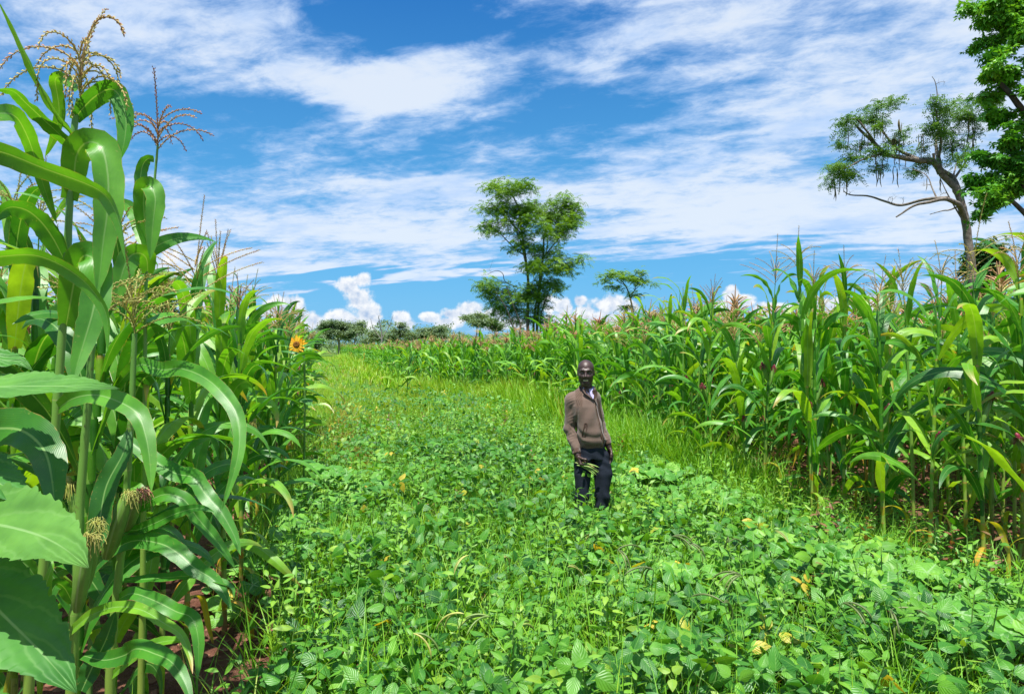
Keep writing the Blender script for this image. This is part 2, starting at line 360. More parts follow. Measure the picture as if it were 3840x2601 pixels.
# ------------------------------------------------------------------ ground
def ground():
    a = np.concatenate([np.linspace(-2.2, 22, 400)]); ys = np.concatenate([[-3000,-600,-60,-8,-3.5], a, 22+np.cumsum(np.geomspace(.12, 600, 60))])
    xa = np.linspace(-9, 9, 330); e = np.cumsum(np.geomspace(.1, 700, 42)); xs = np.concatenate([-9-e[::-1], xa, 9+e])
    X, Y = np.meshgrid(xs, ys)
    near = np.clip(1-(np.hypot(X, Y-6)-14)/16, 0, 1)
    Z = near*((fbm(X*1.1, Y*1.1, 3, 3)-.5)*.16+(fbm(X*7, Y*7, 3, 9)-.5)*.075+np.abs(fbm(X*19, Y*19, 2, 5)-.5)*.06)
    Z[np.hypot(X, Y) > 900] -= 2
    n, m = X.shape; idx = np.arange(n*m).reshape(n, m)
    f = np.stack([idx[:-1, :-1], idx[:-1, 1:], idx[1:, 1:], idx[1:, :-1]], -1).reshape(-1, 4)
    t = T(); t.add(np.stack([X, Y, Z], -1).reshape(-1, 3), f)
    mt, nn, o, g = mat_new('soil'); tcn = nn.nodes.new('ShaderNodeTexCoord'); ob = tcn.outputs['Object']
    n1 = g.noise(ob, 2.2, 8, .65); n2 = g.noise(ob, 26, 6, .65); n4 = g.noise(ob, .07, 4, .6)
    soil = g.mix(g.step(n1, .35, .68), (.115,.045,.028), (.24,.115,.075)); soil = g.mix(g.mul(g.step(n2, .55, .75), .6), soil, (.32,.18,.125))
    dist = nn.nodes.new('ShaderNodeVectorMath'); dist.operation = 'LENGTH'; nn.links.new(ob, dist.inputs[0])
    turf = g.mix(g.step(n4, .4, .6), (.07,.16,.02), (.13,.20,.035))
    far = g.m('MULTIPLY', g.step(dist.outputs['Value'], 16, 30), 1.0)
    col = g.mix(far, soil, turf)
    p = nn.nodes.new('ShaderNodeBsdfPrincipled'); nn.links.new(col, p.inputs['Base Color']); p.inputs['Roughness'].default_value = .95; p.inputs['Specular IOR Level'].default_value = .15
    b = nn.nodes.new('ShaderNodeBump'); b.inputs['Strength'].default_value = .9; b.inputs['Distance'].default_value = .03
    nn.links.new(g.add(n2, g.noise(ob, 90, 4, .6)), b.inputs['Height']); nn.links.new(b.outputs[0], p.inputs['Normal']); nn.links.new(p.outputs[0], o.inputs[0])
    ob_ = put('ground', mesh_of('ground', t, [mt])); tag(ob_, kind='structure')
    from_y = ys; return xs, ys, Z
GX, GY, GZ = ground()
def gz(X, Y):
    i = np.clip(np.searchsorted(GY, Y)-1, 0, len(GY)-2); j = np.clip(np.searchsorted(GX, X)-1, 0, len(GX)-2)
    fy = (Y-GY[i])/(GY[i+1]-GY[i]); fx = (X-GX[j])/(GX[j+1]-GX[j])
    return (GZ[i,j]*(1-fx)+GZ[i,j+1]*fx)*(1-fy)+(GZ[i+1,j]*(1-fx)+GZ[i+1,j+1]*fx)*fy

# stray clods on the bare soil: too many to count
def clods():
    r = np.random.default_rng(5); ts = []
    ph = np.linspace(0, 2*np.pi, 6, endpoint=False)
    base = np.concatenate([[[0,0,.5]], np.stack([np.cos(ph)*.5, np.sin(ph)*.5, np.full(6, .15)], 1), np.stack([np.cos(ph+.3)*.45, np.sin(ph+.3)*.45, np.full(6, -.3)], 1)])
    for k in range(3):
        co = base*(1+r.normal(0, .22, base.shape)); f3 = [[0,1+i,1+(i+1)%6] for i in range(6)]; f4 = [[1+i,7+i,7+(i+1)%6,1+(i+1)%6] for i in range(6)]
        t = T(); t.add(co, f3); t.add(co, f4)
        N = 1500; Y = r.uniform(2.5, 11, N); X = np.where(r.random(N) < .5, xl(Y)+r.uniform(-1.3, .35, N), xr(Y)+r.uniform(-.9, 1.2, N))
        s = r.uniform(.012, .055, N)*r.random(N)+.008
        ts.append(scatter(t, np.stack([X, Y, gz(X, Y)+s*.1], 1), rotz(r.uniform(0, 6.28, N)), s))
    o = put('soil_clods', mesh_of('soil_clods', merge(ts), [plain_mat('clod', (.21,.10,.065), .95, .1, scale=8)], smooth=False))
    tag(o, 'crumbled red brown clods of earth along the maize rows', 'soil', kind='stuff')
clods()
# ------------------------------------------------------------------ maize
def maize_leaf(r, z, az_, L, W, th0, th1, n, across, var, roll=0., sway=0., rad=.014, dead=0):
    """blade that leaves the stalk upward and arches over; th = elevation angle along it"""
    s = np.linspace(0, 1, n); k = r.uniform(1.1, 2.7)
    th = th0+(th1-th0)*s**k
    if dead: th = th0+(th1-th0)*np.minimum(1, s*2.2)
    ds = L/(n-1); h = np.concatenate([[0], np.cumsum(np.cos(th[:-1])*ds)])+rad*.6; zz = z+np.concatenate([[0], np.cumsum(np.sin(th[:-1])*ds)])
    lat = sway*L*s**2
    path = np.stack([h, lat, zz], 1)
    wd = np.interp(s, [0,.05,.18,.4,.65,.85,.96,1], [.55,.62,.9,1,.86,.5,.18,.02])*W
    a = roll*s**1.2+r.uniform(-.18,.18)
    t_ = tangents(path); sd0 = nrm(np.cross(np.array([0,0,1.])[None]*1.0+0*t_, t_)); sd0[:] = np.where(np.abs(t_[:, 2:3]) > .97, np.array([0,1.,0]), sd0)
    sd0 = np.tile(np.array([0,1.,0]), (n, 1)); nn = nrm(np.cross(sd0, t_))
    side = sd0*np.cos(a)[:, None]+nn*np.sin(a)[:, None]
    c, s_ = math.cos(az_), math.sin(az_); M = np.array([[c,-s_,0],[s_,c,0],[0,0,1]])
    return ribbon(path@M.T, wd, side@M.T, across, fold=r.uniform(.10,.32), wave=r.uniform(.05,.14) if across > 2 else 0, wfreq=r.uniform(2.2,4.2), wph=r.uniform(0,6), var=var)
def maize_stalk(r, h, rad, sides, lean, lod):
    n = 16 if lod else 34; z = np.linspace(0, h, n); path = np.stack([lean[0]*(z/h)**1.6*h, lean[1]*(z/h)**1.6*h, z-.03], 1)
    rr = rad*np.interp(z/h, [0,.1,.55,.85,1], [1.15,1.1,.9,.5,.22])
    nd = (z/.155) % 1; rr = rr*(1+.14*np.exp(-((nd-.5)/.09)**2))
    t = tube(path, rr, sides); t.fin(); t.st[:, 2] = (t.co[:, 2]/.155+.5) % 1; t.st[:, 1] = np.clip(t.co[:, 2]/h, 0, 1)
    return t, path
def branch_spikes(r, path, size, nsp, var, t, hi):
    """paired spikelets down a tassel branch"""
    n = len(path); s = np.linspace(.04, 1, nsp)*(n-1); i = np.minimum(s.astype(int), n-2); f = (s-i)[:, None]
    p = path[i]*(1-f)+path[i+1]*f; tt = tangents(path)[i]
    ref = np.array([0,0,1.])+0*tt; sd = nrm(np.cross(tt, ref)+1e-4); up = np.cross(sd, tt)
    a = np.arange(nsp)*2.4+r.uniform(0, 6); d = sd*np.cos(a)[:, None]+up*np.sin(a)[:, None]
    L = size*r.uniform(.75, 1.15, nsp)[:, None]; w = L*.20; o = nrm(np.cross(tt, d)); ax = nrm(tt*1.0+d*.45)
    a0 = p; a1 = p+ax*L*.5+o*w+d*w*.3; a2 = p+ax*L; a3 = p+ax*L*.5-o*w+d*w*.3; a4 = p+ax*L*.5+d*w*1.5
    k = np.arange(nsp)*5
    co = np.stack([a0,a1,a2,a3,a4], 1).reshape(-1, 3)
    st = np.zeros((nsp*5, 3)); st[:, 1] = .3; st[:, 2] = np.repeat(np.clip(var+r.normal(0, .13, nsp), 0, 1), 5)
    if hi: fc = np.concatenate([np.stack([k, k+1, k+4], 1), np.stack([k+1, k+2, k+4], 1), np.stack([k+2, k+3, k+4], 1), np.stack([k+3, k, k+4], 1)]); t.add(co, fc, st)
    else: t.add(co, np.stack([k, k+1, k+2, k+3], 1), st)
def tassel(r, base, size=.33, nb=11, var=.5, spread=.8, droop=1.0, lod=0, lean=(0,0), dex=1.3):
    t = T(); n = 12 if lod == 0 else (7 if lod == 1 else 4)
    def br(p0, az_, th0, L, dr, v):
        s = np.linspace(0, 1, n); th = np.maximum(th0-dr*s**dex, R(-88)); ds = L/(n-1)
        h = np.concatenate([[0], np.cumsum(np.cos(th[:-1])*ds)]); z = np.concatenate([[0], np.cumsum(np.sin(th[:-1])*ds)])
        path = p0+np.stack([h*math.cos(az_), h*math.sin(az_), z], 1)
        if lod < 2:
            tube(path, np.linspace(.0026, .0014, n), 3 if lod else 4, var=v*.6, t=t, cap=False)
            branch_spikes(r, path, .0132 if lod == 0 else .020, int(L/(.0052 if lod == 0 else .010)), v, t, lod == 0)
        else:
            tube(path, [.009, .012, .009, .004][:n], 3, var=v, t=t, cap=False)
    base = np.asarray(base, float)
    br(base, r.uniform(0, 6.28), R(86), size*1.15, R(10)*droop if droop < 1.5 else R(40), var+.05)
    for i in range(nb):
        z0 = size*.42*(i/nb); a = i*2.4+r.uniform(-.4, .4)
        br(base+[lean[0]*z0, lean[1]*z0, z0], a, R(80)-spread*R(38)*r.uniform(.6, 1.2), size*r.uniform(.6, .95)*(1-.25*i/nb), R(60)*droop*r.uniform(.6, 1.3), np.clip(var+r.normal(0, .10), 0, 1))
    return t
def maize_ear(r, z, az_, L=.2, wr=.024, tilt=R(20), rad=.014, silk=.7, lod=0):
    n = 8 if lod == 0 else 5; s = np.linspace(0, 1, n)
    wprof = np.interp(s, [0,.15,.45,.8,1], [.45,.9,1,.75,.32])*wr
    p = np.stack([rad+s*L*math.sin(tilt), 0*s, z+s*L*math.cos(tilt)], 1)
    M = rotz(az_); h = tube(p@M.T, wprof, 8 if lod == 0 else 5, var=.5)
    if lod == 0:    # husk leaf tips
        for k in range(3):
            a = az_+r.uniform(-1, 1); q = p[4:].copy(); q[:, 0] += np.linspace(.008, .03, n-4); ribbon((q@M.T), np.linspace(.035, .003, n-4), np.tile(rotz(a)@np.array([0,1.,0]), (n-4, 1)), 3, .4, var=.7, t=h)
    t = T(); tip = p[-1]; ns = 46 if lod == 0 else 10
    for k in range(ns):
        a = r.uniform(0, 6.28); l = r.uniform(.045, .10); q = np.linspace(0, 1, 5 if lod == 0 else 3)
        out = r.uniform(.014, .040); pa = tip+np.stack([np.cos(a)*out*np.sqrt(q), np.sin(a)*out*np.sqrt(q), l*.7*q-l*1.25*q**2], 1)
        pa += np.cumsum(r.normal(0, .0022, pa.shape), 0)
        tube(pa@M.T, .0013 if lod == 0 else .004, 3, var=np.clip(silk+r.normal(0, .06), 0, 1), t=t, cap=False)
    c = tube(np.stack([tip+[0,0,-.012], tip+[.004,0,.012], tip+[.01,0,.026], tip+[.014,0,.034]])@M.T, np.array([.008,.015,.013,.004])*(1 if lod == 0 else 1.3), 6, var=silk, t=t)
    return h, t
def maize_plant(seed, h=2.4, lod=0, nl=None, var=.45, tas=True, tvar=.5, ear=0, silk=.7, wide=1.0, yellow=2, tspread=.8, droop=1.0, size=.33, lean=None, plane=None):
    """returns list of (name, template, material, [children])"""
    r = np.random.default_rng(seed); parts = []
    nl = nl or int(r.integers(13, 17)); rad = r.uniform(.0125, .0155)
    lean = r.normal(0, .035, 2) if lean is None else lean
    top = h-(size*1.1 if tas else .1)
    t, path = maize_stalk(r, top, rad, [10,7,4][lod], lean, lod)
    parts.append(('stalk', t, M_stalk, []))
    az0 = r.uniform(0, 6.28) if plane is None else plane; leaves = []
    n, ac = [(18,7), (10,5), (6,3)][lod]
    for i in range(nl):
        f = (i+.3)/nl; z = top*(.07+.89*f**.96); a = az0+math.pi*(i % 2)+r.uniform(-.55,.55)
        L = .88*np.interp(f, [0,.2,.55,.8,1], [.62,.9,1,.85,.5])*r.uniform(.8,1.15); W = .092*np.interp(f, [0,.3,.6,.85,1], [.75,.98,1.05,.9,.55])*wide*r.uniform(.9,1.1)
        th0 = R(np.interp(f, [0,.3,.6,1], [44,62,70,78]))+r.normal(0, R(7)); th1 = R(np.interp(f, [0,.5,.8,1], [-78,-72,-45,20]))+r.normal(0, R(22))
        v = float(np.clip(var-.03+r.normal(0, .23), 0, .86)); dead = 0
        if i < yellow and r.random() < .6: v = r.uniform(.91, 1); dead = 1; th0 = R(20); th1 = R(-86); W *= .5; L *= .75
        if i < 1 and r.random() < .3: continue
        zc = np.interp(z, path[:, 2], np.arange(len(path))); pc = path[int(zc)]
        lt = maize_leaf(r, 0, a, L, W, th0, th1, n, ac, v, roll=r.normal(0, 1.15), sway=r.normal(0, .22), rad=rad*.8, dead=dead)
        lt.fin(); lt.co = lt.co+np.array([pc[0], pc[1], z])
        if lod == 0:     # sheath clasping the stalk under the blade
            sh = tube(np.stack([pc*[1,1,0]+[0,0,z-.11], pc*[1,1,0]+[0,0,z-.05], pc*[1,1,0]+[0,0,z+.008]]), [rad*.98, rad*1.12, rad*1.3*np.interp(f,[0,.6,1],[1,.9,.5])], 10, var=v, cap=False); sh.fin(); sh.st[:, 0] = .2
            lt = merge([lt, sh])
        leaves.append(lt)
    if lod == 2: parts.append(('foliage', merge(leaves), M_maize_far, []))
    else: parts += [('leaf', l, M_maize, []) for l in leaves]
    if tas: parts.append(('tassel', tassel(r, [path[-1][0], path[-1][1], top-.04], size, int(r.integers(8, 14)), tvar, tspread, droop, lod), M_tassel, []))
    for k in range(ear):
        z = top*r.uniform(.42, .55)+k*.14; pc = path[int(np.interp(z, path[:, 2], np.arange(len(path))))]
        hh, ss = maize_ear(r, z, az0+math.pi*k+r.uniform(-.5,.5), r.uniform(.17,.22), tilt=R(r.uniform(12,26)), silk=silk, lod=lod)
        for q in (hh, ss): q.fin(); q.co = q.co+[pc[0], pc[1], 0]
        parts.append(('ear', hh, M_husk, [('silk', ss, M_silk)]))
    return parts
def proto(parts):
    return [(nm, mesh_of(nm, t, [m]), [(a, mesh_of(a, b, [c])) for a, b, c in ch]) for nm, t, m, ch in parts]
def place(pr, label, group, X, Y, rz, sc=1.0, name='maize_plant'):
    o = thing(name, label, 'maize plant' if name == 'maize_plant' else 'plant', (X, Y, float(gz(np.array(X), np.array(Y)))), rz, group, sc)
    for nm, me, ch in pr:
        c = put(nm, me, o)
        for a, m2 in ch: put(a, m2, c)
    return o
def flat(parts, mats=None):
    """all parts of a plant as one template with material slots 0 leaf 1 stalk 2 tassel 3 husk 4 silk"""
    order = {M_maize: 0, M_maize_far: 0, M_stalk: 1, M_tassel: 2, M_husk: 3, M_silk: 4}; ts = []
    for nm, t, m, ch in parts:
        t.fin(); t.mat = t.mat*0+order[m]; ts.append(t)
        for a, b, c in ch: b.fin(); b.mat = b.mat*0+order[c]; ts.append(b)
    return merge(ts)
MAIZE_MATS = [M_maize_far, M_stalk, M_tassel, M_husk, M_silk]

# prototypes, near to far, for the two fields (left: yellow-green silk; right: maroon silk)
protoR0 = [maize_plant(100+i, h=2.6+.14*(i % 3), lod=0, ear=[1,0,1,2][i % 4], silk=.78, tvar=.5+.1*(i % 2), var=.42+.06*(i % 3), yellow=4) for i in range(5)]
protoL0 = [maize_plant(150+i, h=2.55+.12*(i % 3), lod=0, ear=[1,0,1][i % 3], silk=.15, tvar=[.35,.6,.2][i % 3], var=.42, yellow=2, wide=1.05) for i in range(4)]
proto1 = [maize_plant(200+i, h=2.3+.12*(i % 4), lod=1, ear=[1,1,0,1][i % 4], silk=.78, tvar=.45+.12*(i % 3), var=.40+.05*(i % 4), tspread=.5+.15*(i % 3), droop=.6+.3*(i % 3), tas=i != 3) for i in range(8)]
proto2 = [maize_plant(300+i, h=2.3+.12*(i % 4), lod=2, ear=[1,0,0][i % 3], silk=.75, tvar=.5+.12*(i % 3), var=.42+.05*(i % 4), yellow=1, tas=i != 5) for i in range(8)]
PR0 = [proto(p) for p in protoR0]; PL0 = [proto(p) for p in protoL0]; P1 = [proto(p) for p in proto1]; P2 = [proto(p) for p in proto2]

# --- plants seen one by one along the edges of the two fields
front = []     # (X, Y) of placed plants, so that the fill keeps clear of them
def base_at(px, py):
    Y = H*F/(py-HOR); return (px-CX)/F*Y, Y
def special(label, px, py, rz, group=None, **kw):
    kw['yellow'] = kw.get('yellow', 2)+1; X, Y = base_at(px, py); front.append((X, Y)); return place(proto(maize_plant(**kw)), label, group, X, Y, rz)
special('tallest maize plant at the right edge, its bare stalk base clear on red soil', 3690, 2240, .3, seed=11, h=3.0, ear=1, silk=.65, var=.42, tvar=.35, tspread=1.3, droop=1.1, size=.52, lean=(-.045,0), plane=.2)
special('maize plant with a big dark maroon silk tuft on an upright ear', 3312, 2105, 0, seed=12, h=2.55, ear=1, silk=.93, var=.38, tvar=.5, lean=(-.02,0), plane=.4)
special('thin maize plant with a bright magenta silk tuft, left of the dark-tufted one', 3165, 1985, 1, seed=13, h=2.9, ear=1, silk=.78, var=.45, tvar=.65, wide=.85)
special('yellowish stalked maize plant with pale green upright leaves and no open tassel', 2992, 1885, .6, seed=14, h=2.35, ear=0, var=.78, tvar=.1, tas=False, yellow=4, wide=.8)
special('tall maize plant with a spread golden tassel and an orange dead leaf low down', 2865, 1920, 2.9, seed=15, h=3.08, ear=2, silk=.75, var=.42, tvar=.6, tspread=1.0, droop=.5, size=.48, yellow=3)
special('short young maize plant with no tassel at the corner of the right field', 2670, 1880, .9, seed=16, h=1.7, nl=10, tas=False, var=.6, yellow=0, wide=.75)
special('maize plant at the left end of the right front row with three silk tufts', 2641, 1845, 2.2, seed=17, h=2.75, ear=2, silk=.72, var=.36, tvar=.75, tspread=.5, droop=.3)
special('maize plant behind the short young one, leaves folded down', 2560, 1765, .2, seed=18, h=2.35, ear=1, silk=.7, var=.33)
special('maize plant rooted at the right picture edge with dried brown lower leaves', 3835, 2140, 1.7, seed=19, h=3.0, ear=0, var=.5, yellow=5, tvar=.5)
special('maize plant between the tallest and the dark-tufted one, thick green stalk', 3560, 2010, 2.4, seed=20, h=2.65, ear=1, silk=.6, var=.45, tvar=.7, tspread=.7, droop=.8)
special('maize plant with a wide open pinkish tassel standing well above the left field', 700, 2480, .4, seed=31, h=2.72, ear=0, var=.45, tvar=.62, tspread=1.15, droop=.45, size=.50)
special('maize plant with a single upright spike tassel at the left field edge', 842, 2385, 1.2, seed=32, h=2.66, ear=0, var=.5, tvar=.6, tspread=.12, droop=.15, size=.36)
special('maize plant with a small dense brown tassel, right of the upright spike', 905, 2250, 2.2, seed=33, h=2.35, ear=1, silk=.2, var=.5, tvar=.9, tspread=.5, droop=.5, size=.24)
special('maize plant with a dark maroon bunched tassel near the sunflower bloom', 1035, 1880, .2, seed=34, h=2.25, ear=0, var=.5, tvar=.86, tspread=.8, droop=.7, size=.32)
special('lone clump maize plant standing out in the grass at the bend of the path', 1525, 1500, .5, seed=21, h=2.0, tas=False, nl=12, var=.55, yellow=0)
special('smaller maize plant left of the lone clump in the grass', 1490, 1505, 1.9, seed=22, h=1.25, tas=False, nl=9, var=.55, yellow=0)

# --- fill: rows parallel to each field's edge
def rows():
    r = np.random.default_rng(44); pts = []
    for side in (-1, 1):
        Y = 1.25 if side < 0 else 4.45
        ymax = 14.5 if side < 0 else 120
        while Y < ymax:
            step_ = .34 if Y < 25 else (.6 if Y < 50 else 1.1)
            k = 0
            while k < (40 if side < 0 else 60):
                gap = .62*(1 if Y < 30 else 1.6)
                x = (xl(Y)-.18-k*gap) if side < 0 else (xr(Y)+.18+k*gap)
                x += r.normal(0, .07); y = Y+r.normal(0, .09); k += 1
                if abs(x) > .765*y+.9: 
                    if side*x > 0 : break
                    continue
                pts.append((x, y, k, side))
            Y += step_
    return np.array(pts)
pts = rows()
fr = np.array(front); d = np.hypot(pts[:, None, 0]-fr[None, :, 0], pts[:, None, 1]-fr[None, :, 1]).min(1); pts = pts[d > .30]
# the hero plants of the left corner are modelled on their own further down
keep = ~((pts[:, 3] < 0) & (pts[:, 1] < 2.7) & (pts[:, 0] > -1.55)); pts = pts[keep]
dist = np.hypot(pts[:, 0], pts[:, 1]); score = dist*(1+.16*np.minimum(pts[:, 2]-1, 8))
order = np.argsort(score); pts = pts[order]; dist = dist[order]
rf = np.random.default_rng(9)
NI = 283
for i, (X, Y, k, side) in enumerate(pts[:NI]):
    dd = dist[i]; s = rf.uniform(.88, 1.08)*(float(np.interp(Y, [5, 10], [1.08, 1.0])) if side > 0 else .94)*float(np.interp(Y, [15, 30], [1, .84])); rz = rf.uniform(0, 6.28)
    j = int(rf.integers(0, 100))
    if i < 46: pr = (PR0[j % 5] if side > 0 else PL0[j % 4])
    elif i < 165: pr = P1[j % 8]
    else: pr = P2[j % 8]
    if side < 0: lab, gr = (('ordinary green maize plant along the edge of the left field beside the path', 'maize plants edging the left field') if k < 2 else ('ordinary green maize plant crowded inside the left field behind its edge', 'maize plants inside the left field'))
    else: lab, gr = (('ordinary green maize plant in the front row of the right field', 'maize plants in the front row of the right field') if k < 2 else ('ordinary green maize plant inside the right field behind its front row', 'maize plants inside the right field'))
    place(pr, lab, gr, X, Y, rz, s)
rest = pts[NI:]
ts = []
L2 = [flat(p) for p in proto2]
j = rf.integers(0, 8, len(rest))
for q in range(8):
    s = rest[j == q]; n = len(s)
    if n: ts.append(scatter(L2[q], np.stack([s[:, 0], s[:, 1], gz(s[:, 0], s[:, 1])], 1), rotz(rf.uniform(0, 6.28, n)), rf.uniform(.88, 1.06, n)*np.interp(s[:, 1], [16, 30, 60], [1, .84, .74]), rf.normal(0, .08, n), 'add'))
tag(put('maize_field', mesh_of('maize_field', merge(ts), MAIZE_MATS)), 'green mass of more distant maize with pinkish tassels on top', 'maize', kind='stuff')
print('maize', len(pts), len(rest), round(time.time()-T0, 1))
# ------------------------------------------------------------------ ground cover
def leaflet(L, W, n, across, fold, curl, wprof, r, var=0., base=(0,0,0), az_=0., pitch=0., roll=0., t=None, mat=0, wave=0.0):
    s = np.linspace(0, 1, n); th = pitch-curl*s
    ds = L/(n-1); h = np.concatenate([[0], np.cumsum(np.cos(th[:-1])*ds)]); z = np.concatenate([[0], np.cumsum(np.sin(th[:-1])*ds)])
    path = np.stack([h, 0*h, z], 1); tt = tangents(path); sd0 = np.tile([0,1.,0], (n, 1)); nn = nrm(np.cross(sd0, tt))
    side = sd0*math.cos(roll)+nn*math.sin(roll); M = rotz(az_)
    return ribbon(path@M.T+np.asarray(base), np.interp(s, *wprof)*W, side@M.T, across, fold, wave, 2.5, r.uniform(0, 6), var, mat, t)
OV = ([0,.08,.25,.45,.7,.9,1], [.25,.72,1,.92,.6,.22,.02])
LA = ([0,.1,.35,.6,.85,1], [.1,.55,1,.85,.35,.02])
def bean_sprig(seed, lod):
    r = np.random.default_rng(seed); t = T(); n, ac = ((7,5), (5,3), (3,3))[lod]
    L = .090; 
    for k, a in enumerate((0, 2.0, -2.0)):
        base = np.array([.035 if k == 0 else 0, 0, 0]) + rotz(a)@np.array([.008,0,0])
        leaflet(L*r.uniform(.85,1.1), L*.66, n, ac, r.uniform(.0,.28), r.uniform(.1,.9), OV, r, 0, base, a+r.normal(0,.2), r.uniform(-.5,.35), r.normal(0,.35), t, wave=.02)
    if lod < 2:
        pa = spline([[.03,0,0],[0,0,-.005],[-.05,0,-.10],[-.04,.03,-.22]], 5); tube(pa, .0018, 3, mat=1, t=t, cap=False)
    return t.fin()
def tilt_frames(r, n, mx, bias=(0,-.25)):
    """random frames whose up axis leans by up to mx"""
    up = np.stack([r.normal(bias[0], mx, n), r.normal(bias[1], mx, n), np.ones(n)], 1); up = nrm(up)
    a = r.uniform(0, 6.28, n); f = np.stack([np.cos(a), np.sin(a), np.zeros(n)], 1); f = nrm(f-up*np.sum(f*up, 1, keepdims=True)); s = np.cross(up, f)
    return np.stack([f, s, up], -1)
def squashy(X, Y):
    """1 where the broad-leaved squash vines grow"""
    dR = xr(Y)-X; dL = X-xl(Y)
    m = np.zeros_like(X)
    m = np.maximum(m, ((dR > -.2) & (dR < 1.9) & (Y < 4.9) & (X > 1.1)).astype(float))
    m = np.maximum(m, np.exp(-(((X-1.75)/.6)**2+((Y-7.2)/.8)**2)*1.2)*.9)
    m = np.maximum(m, np.exp(-(((X+2.05)/.5)**2+((Y-6.6)/1.5)**2)*1.2))
    m = np.maximum(m, np.exp(-(((X-1.0)/.4)**2+((Y-4.4)/.5)**2)*1.5)*.6)
    return np.clip(m, 0, 1)
def canopy(X, Y):
    h = .17+.48*fbm(X*1.5+7, Y*1.5, 3, 21)+.05*np.exp(-(((X-.7)/.5)**2+((Y-5.75)/.4)**2)); e = np.clip(np.minimum(X-xl(Y)+.1, xr(Y)-X+.05)/.55, .12, 1)
    h = h*e
    return h
def beans():
    r = np.random.default_rng(61); ts = []
    for lod, y0, y1, dn in ((0, 2.4, 5.2, 210), (1, 5.2, 10.5, 170), (2, 10.5, 24, 70)):
        wmax = .77*y1+1; N = int(dn*(y1-y0)*2*wmax); X = r.uniform(-wmax, wmax, N); Y = r.uniform(y0, y1, N)
        ok = in_view(X, Y, .35) & (X > xl(Y)+.12) & (X < xr(Y)+.1)
        dl = X-xl(Y); dr = xr(Y)-X
        pden = np.where(Y < 7, np.clip(dl/.75-.05, 0, 1)**1.5, np.clip(.25+dl/.7, 0, 1))*np.clip(.10+dr/.8, 0, 1)*(1-.85*squashy(X, Y))*np.clip(1-(Y-12)/14, .12, 1)
        pden *= np.where((fbm(X*2.2, Y*2.2, 3, 77) < .36), .35, 1)
        pden *= np.where((X < -.1*Y-.3) & (Y > 7), .5, 1)
        ok &= r.random(N) < pden; X, Y = X[ok], Y[ok]; n = len(X)
        hh = canopy(X, Y); z = gz(X, Y)+hh*(1-r.random(n)**1.9*.75)+.02
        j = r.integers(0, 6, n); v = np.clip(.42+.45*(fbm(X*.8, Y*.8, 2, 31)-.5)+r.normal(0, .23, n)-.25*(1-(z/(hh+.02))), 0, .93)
        ye = r.random(n) < .010+.10*((np.hypot(X-.14, Y-4.45) < .22) | (np.hypot(X-.66, Y-4.15) < .18) | (np.hypot(X-.86, Y-3.5) < .22) | (np.hypot(X-1.4, Y-3.3) < .2)); v[ye] = r.uniform(.965, 1, ye.sum())
        for q in range(6):
            m = j == q
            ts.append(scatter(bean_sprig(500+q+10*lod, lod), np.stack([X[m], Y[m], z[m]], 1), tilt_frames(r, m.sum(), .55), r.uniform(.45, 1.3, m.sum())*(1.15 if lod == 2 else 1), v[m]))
    tag(put('bean_crop', mesh_of('bean_crop', merge([t for t in ts if t]), [M_bean, M_stem])), 'low leafy green bean crop covering the strip between the maize fields', 'bean crop', kind='stuff')
beans()
def squash_leaf(seed, lod):
    r = np.random.default_rng(seed); t = T(); nr, na = (5, 26) if lod == 0 else (3, 16)
    a = np.linspace(-np.pi*.93, np.pi*.93, na); rad = .085*(1-.10*np.cos(a*5+r.uniform(-.2,.2))*(np.abs(a) < 2.6))*(1+.10*np.cos(a))*(1+r.normal(0,.02,na))
    rr = np.linspace(0, 1, nr+1); X = rr[:, None]*rad[None]*np.cos(a)[None]; Y = rr[:, None]*rad[None]*np.sin(a)[None]
    Z = .02*rr[:, None]**1.5*(1+.0*a)[None]+.012*rr[:, None]**2*np.sin(a*5+r.uniform(0,6))[None]+.016*rr[:, None]**2*np.sin(a*2+r.uniform(0,6))[None]-.02*rr[:, None]**3
    idx = np.arange((nr+1)*na).reshape(nr+1, na); f = np.stack([idx[:-1,:-1], idx[1:,:-1], idx[1:,1:], idx[:-1,1:]], -1).reshape(-1, 4)
    st = np.zeros((nr+1, na, 3)); st[..., 0] = .5+np.abs(((a/(2*np.pi)*5+.5) % 1)-.5)[None]*rr[:, None]*.8; st[..., 1] = rr[:, None]*.8
    t.add(np.stack([X, Y, Z], -1).reshape(-1, 3), f, st.reshape(-1, 3))
    tube(spline([[0,0,0],[-.01,0,-.05],[-.05,.01,-.20]], 5), .003, 4, mat=1, t=t, cap=False)
    return t.fin()
